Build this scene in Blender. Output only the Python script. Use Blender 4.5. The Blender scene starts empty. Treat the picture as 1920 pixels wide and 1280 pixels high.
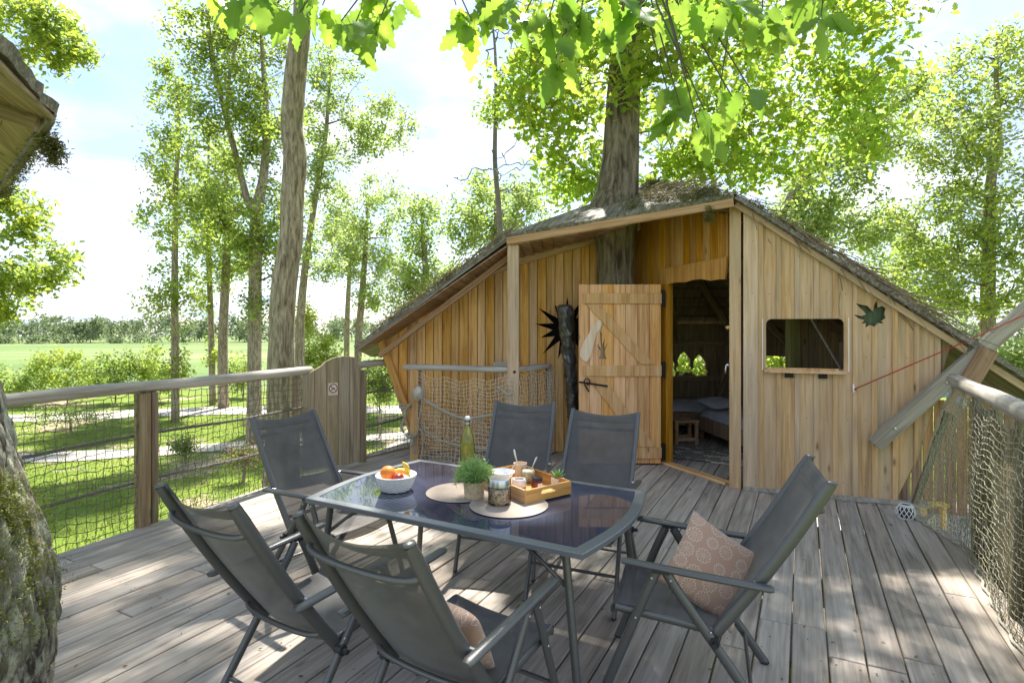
import bpy, bmesh, math, random
import numpy as np
from mathutils import Vector, Matrix, noise as mnoise

S = bpy.context.scene
COL = S.collection
R = math.radians
random.seed(7)
rng = np.random.default_rng(7)

# ------------------------------------------------------------------ camera
EYE, FPX, HZ = 1.70, 1046.0, 614.0          # eye height over the deck, focal length and horizon of a 1920x1280 frame
cam_d = bpy.data.cameras.new('camera')
cam = bpy.data.objects.new('camera', cam_d); COL.objects.link(cam)
cam.location = (0, 0, EYE); cam.rotation_euler = (R(90), 0, 0)
cam_d.sensor_width = 36; cam_d.lens = FPX / 1920 * 36
cam_d.shift_y = -(640 - HZ) / 1920
cam_d.clip_start = .05; cam_d.clip_end = 3000
S.camera = cam

# ------------------------------------------------------------------ sky and sun
SUN_EL, SUN_AZ = R(57), R(9)               # azimuth from +Y towards +X
SKYOFF = (4.81, 6.3, 2.7)                     # which stretch of cloud
w = bpy.data.worlds.new('World'); S.world = w; w.use_nodes = True
nt = w.node_tree; nt.nodes.clear()
def N(nt, t, **k):
    n = nt.nodes.new(t)
    for a, b in k.items(): setattr(n, a, b)
    return n
out = N(nt, 'ShaderNodeOutputWorld'); bg = N(nt, 'ShaderNodeBackground'); bg.inputs[1].default_value = .115
sky = N(nt, 'ShaderNodeTexSky', sky_type='NISHITA', sun_disc=False)
sky.sun_elevation = SUN_EL; sky.sun_rotation = SUN_AZ; sky.altitude = 100; sky.air_density = 1.0; sky.dust_density = .5; sky.ozone_density = 1.0
tc = N(nt, 'ShaderNodeTexCoord'); sep = N(nt, 'ShaderNodeSeparateXYZ'); nt.links.new(tc.outputs['Generated'], sep.inputs[0])
addz = N(nt, 'ShaderNodeMath', operation='ADD'); addz.inputs[1].default_value = .16; nt.links.new(sep.outputs[2], addz.inputs[0])
mz = N(nt, 'ShaderNodeMath', operation='MAXIMUM'); mz.inputs[1].default_value = .05; nt.links.new(addz.outputs[0], mz.inputs[0])
dx = N(nt, 'ShaderNodeMath', operation='DIVIDE'); nt.links.new(sep.outputs[0], dx.inputs[0]); nt.links.new(mz.outputs[0], dx.inputs[1])
dy = N(nt, 'ShaderNodeMath', operation='DIVIDE'); nt.links.new(sep.outputs[1], dy.inputs[0]); nt.links.new(mz.outputs[0], dy.inputs[1])
cmb0 = N(nt, 'ShaderNodeCombineXYZ'); cmb = N(nt, 'ShaderNodeVectorMath', operation='ADD'); cmb.inputs[1].default_value = SKYOFF; nt.links.new(cmb0.outputs[0], cmb.inputs[0]); nt.links.new(dx.outputs[0], cmb0.inputs[0]); nt.links.new(dy.outputs[0], cmb0.inputs[1])
cn = N(nt, 'ShaderNodeTexNoise'); cn.inputs['Scale'].default_value = 1.15; cn.inputs['Detail'].default_value = 9; cn.inputs['Roughness'].default_value = .56; cn.inputs['Distortion'].default_value = .25
nt.links.new(cmb.outputs[0], cn.inputs['Vector'])
cr = N(nt, 'ShaderNodeValToRGB'); cr.color_ramp.elements[0].position = .44; cr.color_ramp.elements[1].position = .58
nt.links.new(cn.outputs['Fac'], cr.inputs[0])
cn2 = N(nt, 'ShaderNodeTexNoise'); cn2.inputs['Scale'].default_value = 2.6; cn2.inputs['Detail'].default_value = 6
nt.links.new(cmb.outputs[0], cn2.inputs['Vector'])
cc = N(nt, 'ShaderNodeValToRGB'); cc.color_ramp.elements[0].color = (1.25, 1.55, 2.2, 1); cc.color_ramp.elements[1].color = (2.7, 2.8, 3.0, 1)
cc.color_ramp.elements[0].position = .38; cc.color_ramp.elements[1].position = .64
nt.links.new(cn2.outputs['Fac'], cc.inputs[0])
veil = N(nt, 'ShaderNodeMath', operation='MULTIPLY_ADD'); veil.inputs[1].default_value = .72; veil.inputs[2].default_value = .22
nt.links.new(cr.outputs[0], veil.inputs[0])
mx = N(nt, 'ShaderNodeMix', data_type='RGBA')
dim = N(nt, 'ShaderNodeVectorMath', operation='MULTIPLY'); dim.inputs[1].default_value = (.45, .45, .45); nt.links.new(sky.outputs[0], dim.inputs[0])
nt.links.new(veil.outputs[0], mx.inputs[0]); nt.links.new(dim.outputs[0], mx.inputs[6]); nt.links.new(cc.outputs[0], mx.inputs[7])
nt.links.new(mx.outputs[2], bg.inputs[0]); nt.links.new(bg.outputs[0], out.inputs[0])

sd = bpy.data.lights.new('sun', 'SUN'); sd.energy = 2.6; sd.angle = R(1.2); sd.color = (1, .955, .88)
sun = bpy.data.objects.new('sun', sd); COL.objects.link(sun)
sdir = Vector((math.sin(SUN_AZ) * math.cos(SUN_EL), math.cos(SUN_AZ) * math.cos(SUN_EL), math.sin(SUN_EL)))
sun.rotation_euler = sdir.to_track_quat('Z', 'Y').to_euler()

S.render.engine = 'CYCLES'
S.view_settings.view_transform = 'Standard'; S.view_settings.look = 'None'
S.view_settings.exposure = 2.45; S.view_settings.gamma = 1.0
S.cycles.use_denoising = True
S.cycles.max_bounces = 8; S.cycles.diffuse_bounces = 4; S.cycles.transparent_max_bounces = 24; S.cycles.transmission_bounces = 6
S.cycles.caustics_reflective = False; S.cycles.caustics_refractive = False
S.cycles.sample_clamp_indirect = 6

# ------------------------------------------------------------------ helpers
def G(px, py, z=0.0):
    "world point on the level z that the photograph shows at (px, py)"
    Y = (EYE - z) * FPX / (py - HZ)
    return Vector(((px - 960) / FPX * Y, Y, z))
def P(px, py, Y):
    "world point at distance Y"
    return Vector(((px - 960) / FPX * Y, Y, EYE - (py - HZ) / FPX * Y))
WM = {}
def _place(o, M, parent):
    if parent is not None:
        o.parent = parent
        o.matrix_basis = WM[parent.name].inverted() @ M
    else:
        o.matrix_basis = M
    WM[o.name] = M.copy()
def tag(o, label=None, cat=None, group=None, kind=None):
    if label: o['label'] = label
    if cat: o['category'] = cat
    if group: o['group'] = group
    if kind: o['kind'] = kind
    return o
def empty(name, loc, rz=0, label=None, cat=None, group=None, kind=None):
    o = bpy.data.objects.new(name, None); COL.objects.link(o); o.empty_display_size = .1
    _place(o, Matrix.Translation(Vector(loc)) @ Matrix.Rotation(rz, 4, 'Z'), None)
    return tag(o, label, cat, group, kind)
def objm(name, me, parent=None, M=Matrix()):
    o = bpy.data.objects.new(name, me); COL.objects.link(o); _place(o, M, parent)
    return o
def mesh(name, v, f, mat=None, smooth=False):
    me = bpy.data.meshes.new(name); me.from_pydata([tuple(p) for p in v], [], f)
    if mat: me.materials.append(mat)
    if smooth:
        me.polygons.foreach_set('use_smooth', [True] * len(me.polygons))
    me.update(); return me
def mesh_np(name, v, f, mat=None, smooth=False):
    "fast mesh from arrays; f is (n,k)"
    v = np.asarray(v, np.float32); f = np.asarray(f, np.int32); k = f.shape[1]
    me = bpy.data.meshes.new(name)
    me.vertices.add(len(v)); me.vertices.foreach_set('co', v.ravel())
    me.loops.add(f.size); me.loops.foreach_set('vertex_index', f.ravel())
    me.polygons.add(len(f)); me.polygons.foreach_set('loop_start', np.arange(0, f.size, k, dtype=np.int32))
    if smooth: me.polygons.foreach_set('use_smooth', np.ones(len(f), bool))
    if mat: me.materials.append(mat)
    me.update(calc_edges=True); return me
def frame(o, u, v):
    "matrix with origin o, x axis u, y axis v"
    u = Vector(u).normalized(); v = Vector(v); n = u.cross(v).normalized(); v = n.cross(u)
    return Matrix(((u.x, v.x, n.x, o[0]), (u.y, v.y, n.y, o[1]), (u.z, v.z, n.z, o[2]), (0, 0, 0, 1)))
def prism(poly, th, ch=.003):
    "prism over a 2D outline (counter-clockwise), front face at z=th with a small chamfer"
    if sum(a[0] * b[1] - b[0] * a[1] for a, b in zip(poly, poly[1:] + poly[:1])) < 0: poly = poly[::-1]
    n = len(poly); cu = sum(p[0] for p in poly) / n; cv = sum(p[1] for p in poly) / n
    def ins(p):
        du, dv = p[0] - cu, p[1] - cv; L = math.hypot(du, dv) or 1
        return (p[0] - (ch if du > 0 else -ch) * (abs(du) > 1e-6), p[1] - (ch if dv > 0 else -ch) * (abs(dv) > 1e-6))
    v = [(p[0], p[1], 0) for p in poly] + [(p[0], p[1], th - ch) for p in poly] + [(*ins(p), th) for p in poly]
    f = [tuple(range(n - 1, -1, -1)), tuple(range(2 * n, 3 * n))]
    for a in (0, n):
        for i in range(n):
            j = (i + 1) % n; f.append((a + i, a + j, a + n + j, a + n + i))
    return v, f
def board(name, poly, M, th, mat, parent, ch=.003):
    v, f = prism(poly, th, ch)
    return objm(name, mesh(name, v, f, mat), parent, M)
def rect(u0, u1, v0, v1): return [(u0, v0), (u1, v0), (u1, v1), (u0, v1)]

class MB:
    "collects shapes for one mesh"
    def __init__(s): s.v = []; s.f = []
    def add(s, v, f):
        b = len(s.v); s.v += [Vector(p) for p in v]; s.f += [tuple(b + i for i in q) for q in f]; return s
    def box(s, c, d, M=None):
        x, y, z = (q / 2 for q in d)
        v = [Vector((a * x, b * y, e * z)) for e in (-1, 1) for a, b in ((-1, -1), (1, -1), (1, 1), (-1, 1))]
        if M is not None: v = [M @ p for p in v]
        v = [p + Vector(c) for p in v]
        return s.add(v, [(3, 2, 1, 0), (4, 5, 6, 7), (0, 1, 5, 4), (1, 2, 6, 5), (2, 3, 7, 6), (3, 0, 4, 7)])
    def beam(s, a, b, wd, ht, up=(0, 0, 1), ch=.004):
        a, b = Vector(a), Vector(b); t = (b - a); L = t.length; t /= L
        if abs(t.dot(Vector(up).normalized())) > .99: up = (0, 1, 0)
        sx = t.cross(Vector(up)).normalized(); uz = sx.cross(t)
        s.axis = frame(a, sx, t)
        w2, h2 = wd / 2, ht / 2
        sec = [(-w2 + ch, -h2), (w2 - ch, -h2), (w2, -h2 + ch), (w2, h2 - ch), (w2 - ch, h2), (-w2 + ch, h2), (-w2, h2 - ch), (-w2, -h2 + ch)]
        v = [p + sx * q[0] + uz * q[1] for p in (a, b) for q in sec]
        f = [tuple(range(7, -1, -1)), tuple(range(8, 16))] + [(i, (i + 1) % 8, 8 + (i + 1) % 8, 8 + i) for i in range(8)]
        return s.add(v, f)
    def tube(s, pts, r, n=10, cap=True, side=(1, 0, 0), rv=None):
        "sweep; r radius (list or number) along 'side', rv the other radius"
        pts = [Vector(p) for p in pts]; m = len(pts)
        rr = r if isinstance(r, (list, tuple)) else [r] * m
        r2 = rr if rv is None else (rv if isinstance(rv, (list, tuple)) else [rv] * m)
        v = []; ref = Vector(side)
        for i, p in enumerate(pts):
            t = (pts[min(i + 1, m - 1)] - pts[max(i - 1, 0)]).normalized()
            a = ref - t * ref.dot(t)
            if a.length < 1e-4: a = t.orthogonal()
            a.normalize(); b = t.cross(a)
            if rv is None: ref = a
            for k in range(n):
                q = 2 * math.pi * k / n
                v.append(p + a * (math.cos(q) * rr[i]) + b * (math.sin(q) * r2[i]))
        f = [(i * n + k, i * n + (k + 1) % n, (i + 1) * n + (k + 1) % n, (i + 1) * n + k) for i in range(m - 1) for k in range(n)]
        if cap:
            f += [tuple(range(n - 1, -1, -1)), tuple(range((m - 1) * n, m * n))]
        return s.add(v, f)
    def lathe(s, prof, n=24, c=(0, 0, 0), close=False):
        v = []; c = Vector(c)
        for r, z in prof:
            for k in range(n):
                q = 2 * math.pi * k / n; v.append(c + Vector((r * math.cos(q), r * math.sin(q), z)))
        m = len(prof)
        f = [(i * n + k, i * n + (k + 1) % n, (i + 1) * n + (k + 1) % n, (i + 1) * n + k) for i in range(m - 1) for k in range(n)]
        if close: f += [tuple(range(n - 1, -1, -1)), tuple(range((m - 1) * n, m * n))]
        return s.add(v, f)
    def ball(s, c, r, n=10, m=7, sq=(1, 1, 1)):
        v = []; c = Vector(c)
        for i in range(m + 1):
            a = math.pi * i / m
            for k in range(n):
                q = 2 * math.pi * k / n
                v.append(c + Vector((r * sq[0] * math.sin(a) * math.cos(q), r * sq[1] * math.sin(a) * math.sin(q), -r * sq[2] * math.cos(a))))
        f = [(i * n + k, i * n + (k + 1) % n, (i + 1) * n + (k + 1) % n, (i + 1) * n + k) for i in range(m) for k in range(n)]
        return s.add(v, f)
    def build(s, name, mat, parent=None, M=Matrix(), smooth=False, local=False):
        "vertices given in world space unless local"
        if not local and len(s.v) == 16 and hasattr(s, 'axis') and M == Matrix(): M = s.axis
        v = s.v if local else [M.inverted() @ p for p in s.v]
        me = mesh(name, v, s.f, mat, smooth)
        o = objm(name, me, parent, M)
        return o
def sm(o, ang=40):
    "smooth shading with sharp edges kept"
    me = o.data
    me.polygons.foreach_set('use_smooth', [True] * len(me.polygons))
    try: me.set_sharp_from_angle(angle=R(ang))
    except Exception: pass
    return o
def segs(P0, P1, r0, r1, sides=3):
    "separate little prisms from P0[i] to P1[i]"
    P0 = np.asarray(P0, float); P1 = np.asarray(P1, float); n = len(P0)
    r0 = np.broadcast_to(np.asarray(r0, float), (n,)); r1 = np.broadcast_to(np.asarray(r1, float), (n,))
    t = P1 - P0; L = np.linalg.norm(t, axis=1, keepdims=True); t = t / np.maximum(L, 1e-9)
    ref = np.where(np.abs(t[:, 2:3]) > .9, np.array([[1., 0, 0]]), np.array([[0, 0, 1.]]))
    a = np.cross(t, ref); a /= np.linalg.norm(a, axis=1, keepdims=True); b = np.cross(t, a)
    q = 2 * np.pi * np.arange(sides) / sides
    ring = a[:, None, :] * np.cos(q)[None, :, None] + b[:, None, :] * np.sin(q)[None, :, None]
    V = np.concatenate([P0[:, None] + ring * r0[:, None, None], P1[:, None] + ring * r1[:, None, None]], 1)   # n, 2s, 3
    k = np.arange(sides); k2 = (k + 1) % sides
    F = np.stack([k, k2, sides + k2, sides + k], 1)[None] + (np.arange(n) * 2 * sides)[:, None, None]
    return V.reshape(-1, 3), F.reshape(-1, 4)
def cut(objs, poly, M, depth=.4):
    "cut an outline (in the frame M, through z) out of some boards"
    if sum(a[0] * b[1] - b[0] * a[1] for a, b in zip(poly, poly[1:] + poly[:1])) < 0: poly = poly[::-1]
    n = len(poly)
    v = [(p[0], p[1], -depth) for p in poly] + [(p[0], p[1], depth) for p in poly]
    f = [tuple(range(n - 1, -1, -1)), tuple(range(n, 2 * n))] + [(i, (i + 1) % n, n + (i + 1) % n, n + i) for i in range(n)]
    c = objm('cutter', mesh('cutter', v, f), None, M)
    mods = []
    for o in objs:
        m = o.modifiers.new('cut', 'BOOLEAN'); m.object = c; m.operation = 'DIFFERENCE'; m.solver = 'EXACT'; mods.append((o, m))
    bpy.context.view_layer.update()
    dg = bpy.context.evaluated_depsgraph_get()
    new = [bpy.data.meshes.new_from_object(o.evaluated_get(dg)) for o, _ in mods]
    for (o, m), me in zip(mods, new):
        o.modifiers.remove(m); o.data = me
    WM.pop(c.name, None); bpy.data.objects.remove(c)
def copy_tree(o, M, label=None):
    "a thing, its parts and sub-parts"
    def rec(src, parent):
        c = src.copy(); COL.objects.link(c); c.parent = parent
        for ch in src.children: rec(ch, c)
        return c
    r = rec(o, None); r.matrix_basis = M; WM[r.name] = M.copy()
    if label: r['label'] = label
    return r
def spline(pts, n):
    "Catmull-Rom through tuples of any length"
    pts = [np.array(p, float) for p in pts]; q = [2 * pts[0] - pts[1]] + pts + [2 * pts[-1] - pts[-2]]; o = []
    for i in range(1, len(q) - 2):
        for k in range(n):
            t = k / n; a, b, c, d = q[i - 1], q[i], q[i + 1], q[i + 2]
            o.append(.5 * (2 * b + (c - a) * t + (2 * a - 5 * b + 4 * c - d) * t * t + (3 * b - a - 3 * c + d) * t ** 3))
    o.append(pts[-1]); return o

# ------------------------------------------------------------------ materials
def newmat(name):
    m = bpy.data.materials.new(name); m.use_nodes = True
    t = m.node_tree; b = t.nodes['Principled BSDF']; return m, t, b
def ramp(t, fac, stops):
    r = N(t, 'ShaderNodeValToRGB'); e = r.color_ramp.elements
    while len(e) < len(stops): e.new(.5)
    for k, (p, c) in zip(e, stops): k.position = p; k.color = (*c, 1)
    t.links.new(fac, r.inputs[0]); return r.outputs[0]
def mixc(t, fac, a, b, mode='MIX'):
    m = N(t, 'ShaderNodeMix', data_type='RGBA', blend_type=mode)
    for s, v in ((0, fac), (6, a), (7, b)):
        if hasattr(v, 'is_output'): t.links.new(v, m.inputs[s])
        elif isinstance(v, (tuple, list)): m.inputs[s].default_value = (*v, 1)
        else: m.inputs[s].default_value = v
    return m.outputs[2]
def math_(t, op, a, b=0.0, c=0.0):
    m = N(t, 'ShaderNodeMath', operation=op)
    for i, v in enumerate((a, b, c)):
        if hasattr(v, 'is_output'): t.links.new(v, m.inputs[i])
        else: m.inputs[i].default_value = v
    return m.outputs[0]
def objcoord(t, scale=(1, 1, 1), rnd=True):
    c = N(t, 'ShaderNodeTexCoord').outputs['Object']
    if rnd:
        oi = N(t, 'ShaderNodeObjectInfo'); a = N(t, 'ShaderNodeVectorMath', operation='MULTIPLY_ADD')
        cb = N(t, 'ShaderNodeCombineXYZ')
        for i in range(3): t.links.new(math_(t, 'MULTIPLY', oi.outputs['Random'], (31.7, 17.3, 53.1)[i]), cb.inputs[i])
        ad = N(t, 'ShaderNodeVectorMath', operation='ADD'); t.links.new(c, ad.inputs[0]); t.links.new(cb.outputs[0], ad.inputs[1]); c = ad.outputs[0]
    mp = N(t, 'ShaderNodeMapping'); mp.inputs['Scale'].default_value = scale; t.links.new(c, mp.inputs[0]); return mp.outputs[0]
def noise(t, vec, scale, detail=4, rough=.55, dist=0):
    n = N(t, 'ShaderNodeTexNoise'); n.inputs['Scale'].default_value = scale; n.inputs['Detail'].default_value = detail
    n.inputs['Roughness'].default_value = rough; n.inputs['Distortion'].default_value = dist
    t.links.new(vec, n.inputs['Vector']); return n.outputs['Fac']
def bump(t, b, h, strength, dist=.01):
    n = N(t, 'ShaderNodeBump'); n.inputs['Strength'].default_value = strength; n.inputs['Distance'].default_value = dist
    t.links.new(h, n.inputs['Height']); t.links.new(n.outputs[0], b.inputs['Normal'])
def wood(name, dark, mid, light, axis=1, rough=.75, grain=1.0, var=.35, knots=True, weather=None, wamt=.5, bmp=.35, green=0):
    "sawn wood: grain along the object's local axis"
    m, t, b = newmat(name)
    sc = [38, 38, 38]; sc[axis] = 1.6
    v = objcoord(t, tuple(sc)); g = noise(t, v, 1.0 * grain, 7, .62, .35)
    sc2 = [9, 9, 9]; sc2[axis] = .8
    g2 = noise(t, objcoord(t, tuple(sc2)), 1.0, 4, .5, 1.2)
    col = ramp(t, math_(t, 'ADD', math_(t, 'MULTIPLY', g, .62), math_(t, 'MULTIPLY', g2, .38)), [(.34, dark), (.49, mid), (.62, light)])
    if weather:
        ws = [7, 7, 7]; ws[axis] = .9; w1 = noise(t, objcoord(t, tuple(ws)), 1.0, 6, .65)
        col = mixc(t, math_(t, 'MULTIPLY', ramp(t, w1, [(.35, (0, 0, 0)), (.65, (1, 1, 1))]), wamt), col, weather)
    if green:
        w2 = noise(t, objcoord(t, (1.3, .8, 1.3)), 1.0, 5, .6)
        col = mixc(t, math_(t, 'MULTIPLY', ramp(t, w2, [(.45, (0, 0, 0)), (.7, (1, 1, 1))]), green), col, (.12, .14, .05))
    oi = N(t, 'ShaderNodeObjectInfo')
    hs = N(t, 'ShaderNodeHueSaturation'); t.links.new(math_(t, 'MULTIPLY_ADD', oi.outputs['Random'], var, 1 - var / 2), hs.inputs['Value'])
    rr = math_(t, 'FRACT', math_(t, 'MULTIPLY', oi.outputs['Random'], 7.13))
    t.links.new(math_(t, 'MULTIPLY_ADD', rr, .25, .87), hs.inputs['Saturation']); t.links.new(col, hs.inputs['Color']); col = hs.outputs[0]
    if knots:
        sc3 = [7, 7, 7]; sc3[axis] = 2.2
        vo = N(t, 'ShaderNodeTexVoronoi'); vo.inputs['Scale'].default_value = 1.0; t.links.new(objcoord(t, tuple(sc3)), vo.inputs['Vector'])
        kf = ramp(t, vo.outputs['Distance'], [(.035, (1, 1, 1)), (.10, (.25, .25, .25)), (.15, (0, 0, 0))])
        sc_ = N(t, 'ShaderNodeSeparateColor'); t.links.new(vo.outputs['Color'], sc_.inputs[0])
        kf = math_(t, 'MULTIPLY', kf, math_(t, 'MULTIPLY', math_(t, 'GREATER_THAN', sc_.outputs[0], .52), .8))
        col = mixc(t, kf, col, tuple(c * .32 for c in dark))
    t.links.new(col, b.inputs['Base Color']); b.inputs['Roughness'].default_value = rough
    b.inputs['Specular IOR Level'].default_value = .25
    bump(t, b, g, bmp, .004); return m
def plain(name, col, rough=.5, metal=0, spec=.5, nz=0, nscale=30, bmp=0):
    m, t, b = newmat(name); b.inputs['Roughness'].default_value = rough; b.inputs['Metallic'].default_value = metal
    b.inputs['Specular IOR Level'].default_value = spec; b.inputs['Base Color'].default_value = (*col, 1)
    if nz or bmp:
        n = noise(t, objcoord(t), nscale, 5)
        if nz: t.links.new(ramp(t, n, [(.3, tuple(c * (1 - nz) for c in col)), (.7, tuple(min(1, c * (1 + nz)) for c in col))]), b.inputs['Base Color'])
        if bmp: bump(t, b, n, bmp, .01)
    return m
def leafmat(name, c1, c2, trans, amount=.5, rough=.5, spec=.3):
    "leaf: reflects c1..c2, lets trans through"
    m, t, b = newmat(name); o = t.nodes['Material Output']
    ge = N(t, 'ShaderNodeNewGeometry')
    col = mixc(t, ge.outputs['Random Per Island'], c1, c2)
    b.inputs['Roughness'].default_value = rough; b.inputs['Specular IOR Level'].default_value = spec
    t.links.new(col, b.inputs['Base Color'])
    tr = N(t, 'ShaderNodeBsdfTranslucent'); t.links.new(mixc(t, ge.outputs['Random Per Island'], tuple(c * .8 for c in trans), trans), tr.inputs[0])
    mx = N(t, 'ShaderNodeMixShader'); mx.inputs[0].default_value = amount
    t.links.new(b.outputs[0], mx.inputs[1]); t.links.new(tr.outputs[0], mx.inputs[2]); t.links.new(mx.outputs[0], o.inputs[0]); return m
def barkmat(name, dark, light, moss=None, mossamt=.4, scale=1.0, lichen=None):
    m, t, b = newmat(name)
    v = objcoord(t, (14 * scale, 14 * scale, 2.6 * scale), rnd=False); g = noise(t, v, 1, 7, .65, .6)
    col = ramp(t, g, [(.36, dark), (.62, light)])
    if lichen:
        l = noise(t, objcoord(t, (11, 11, 7), rnd=False), 1.0, 7, .7)
        col = mixc(t, math_(t, 'MULTIPLY', ramp(t, l, [(.47, (0, 0, 0)), (.55, (1, 1, 1))]), math_(t, 'MULTIPLY', ramp(t, g, [(.40, (0, 0, 0)), (.52, (1, 1, 1))]), .8)), col, lichen)
    if moss:
        l = noise(t, objcoord(t, (3, 3, 1.6), rnd=False), 1.0, 6, .65)
        col = mixc(t, math_(t, 'MULTIPLY', ramp(t, l, [(.5, (0, 0, 0)), (.62, (1, 1, 1))]), mossamt), col, moss)
    t.links.new(col, b.inputs['Base Color']); b.inputs['Roughness'].default_value = .9; b.inputs['Specular IOR Level'].default_value = .15
    bump(t, b, g, .8, .03); return m
def clear(name, tint, rough=.02, gloss=1.45, dens=1.0):
    "thin clear glass"
    m, t, b = newmat(name); o = t.nodes['Material Output']
    tr = N(t, 'ShaderNodeBsdfTransparent'); tr.inputs[0].default_value = (*tint, 1)
    gl = N(t, 'ShaderNodeBsdfGlossy'); gl.inputs['Roughness'].default_value = rough
    fr = N(t, 'ShaderNodeFresnel'); fr.inputs[0].default_value = gloss
    mx = N(t, 'ShaderNodeMixShader'); t.links.new(fr.outputs[0], mx.inputs[0]); t.links.new(tr.outputs[0], mx.inputs[1]); t.links.new(gl.outputs[0], mx.inputs[2])
    t.links.new(mx.outputs[0], o.inputs[0]); return m

M_deck = wood('weathered deck wood', (.145, .113, .086), (.33, .275, .222), (.50, .43, .36), var=.26, weather=(.46, .415, .37), wamt=.5, knots=True, bmp=.6, rough=.8)
M_rail = wood('grey weathered log', (.19, .155, .115), (.36, .315, .25), (.52, .475, .40), var=.2, weather=(.50, .48, .44), wamt=.5, bmp=.5)
M_post = wood('brown weathered post', (.13, .088, .05), (.25, .18, .11), (.36, .28, .18), var=.2, green=.5, bmp=.5)
M_gold = wood('honey pine boards', (.34, .155, .042), (.64, .345, .11), (.76, .475, .185), var=.32, bmp=.35, weather=(.56, .37, .18), wamt=.25)
M_amber = wood('amber pine boards', (.30, .125, .02), (.46, .215, .038), (.58, .31, .07), var=.25, bmp=.3)
M_tan = wood('pale weathered pine boards', (.33, .185, .085), (.58, .365, .185), (.72, .49, .285), var=.2, weather=(.46, .36, .245), wamt=.6, bmp=.5, green=.08)
M_door = wood('fresh pine door', (.46, .205, .07), (.70, .375, .15), (.80, .50, .25), var=.2, bmp=.2)
M_ledge = wood('pale pine ledges', (.44, .22, .085), (.64, .38, .175), (.74, .49, .27), var=.15, bmp=.2)
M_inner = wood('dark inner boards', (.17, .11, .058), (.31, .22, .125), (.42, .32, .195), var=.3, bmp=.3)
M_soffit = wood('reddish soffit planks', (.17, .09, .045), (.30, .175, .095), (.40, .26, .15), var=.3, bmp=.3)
M_beam = wood('orange rafter wood', (.28, .145, .06), (.45, .27, .13), (.56, .37, .20), var=.2, bmp=.3)
M_tray = wood('bamboo tray wood', (.42, .20, .06), (.58, .31, .11), (.68, .41, .18), axis=0, var=.1, bmp=.1, knots=False, rough=.45)
M_fencegreen = wood('mossy fence boards', (.11, .085, .045), (.21, .17, .10), (.33, .28, .18), var=.35, green=.65, bmp=.5)
M_gate = wood('tan grey gate boards', (.17, .125, .072), (.31, .24, .15), (.44, .36, .245), var=.2, green=.3, bmp=.4, knots=False)
M_brace = wood('grey timber brace', (.16, .125, .085), (.30, .25, .19), (.43, .38, .31), var=.1, weather=(.40, .37, .31), wamt=.5, bmp=.5, knots=False)
M_roof = wood('grey bark roof sheet', (.055, .045, .035), (.17, .145, .115), (.36, .32, .27), var=.1, knots=False, bmp=.8, green=.5)
M_frame = plain('anthracite powder coat', (.120, .118, .115), .40, .5, .5, nz=.06, nscale=200)
M_black = plain('black plastic', (.02, .02, .022), .45)
M_bolt = plain('zinc bolt', (.6, .6, .6), .35, 1.0)
M_iron = plain('black iron', (.02, .018, .016), .5, .6)
M_cord_d = plain('dark net cord', (.15, .13, .092), .9, nz=.3, nscale=60)
M_cord_l = plain('pale net cord', (.62, .54, .40), .9, nz=.3, nscale=60)
M_cord_m = plain('olive net cord', (.30, .28, .19), .9, nz=.35, nscale=60)
M_rope = plain('weathered rope', (.36, .335, .265), .95, nz=.3, nscale=90)
M_ropedark = plain('grey steel-like rope', (.15, .14, .115), .9, nz=.35, nscale=90)
M_white = plain('white glaze', (.82, .81, .78), .35)
M_steel = plain('brushed steel', (.62, .62, .62), .28, 1.0)
M_moss = leafmat('moss tuft', (.075, .085, .02), (.16, .145, .05), (.14, .14, .03), .25)
M_straw = plain('dry root stems', (.23, .17, .10), .9, nz=.35, nscale=12)
M_bark = barkmat('oak bark', (.05, .038, .026), (.25, .20, .135), (.10, .11, .03), .55)
M_barkf = barkmat('lichen bark', (.075, .062, .047), (.36, .325, .25), (.13, .125, .03), .45, 2.0, lichen=(.46, .47, .35))
M_bark2 = barkmat('plated tan bark', (.13, .10, .07), (.44, .365, .27), (.13, .135, .06), .3, 1.4)
M_twig = plain('grey brown twigs', (.115, .088, .062), .9, nz=.3, nscale=4)
M_twigd = plain('dead grey wood', (.17, .145, .12), .9, nz=.3, nscale=4)
M_leafnear = leafmat('near oak leaf', (.085, .155, .016), (.13, .21, .022), (.46, .70, .05), .56, .42, .35)
M_leafoak = leafmat('bright oak leaf', (.13, .21, .022), (.23, .31, .035), (.52, .74, .09), .58)  # bright yellow green oak leaf, tone varied from leaf to leaf
M_leafmid = leafmat('fresh green leaf', (.135, .19, .035), (.235, .28, .06), (.50, .68, .13), .5)
M_leafyel = leafmat('yellow green leaf', (.20, .23, .028), (.30, .32, .045), (.58, .70, .09), .5)
M_leafdk = leafmat('deep green leaf', (.06, .10, .018), (.12, .165, .03), (.32, .44, .06), .45)
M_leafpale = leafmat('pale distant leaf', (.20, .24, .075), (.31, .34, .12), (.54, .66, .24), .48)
M_leaffar = leafmat('haze tinted wood leaf', (.12, .165, .085), (.21, .25, .12), (.22, .30, .12), .35)  # distance haze is put into this leaf colour by dulling it
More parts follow.
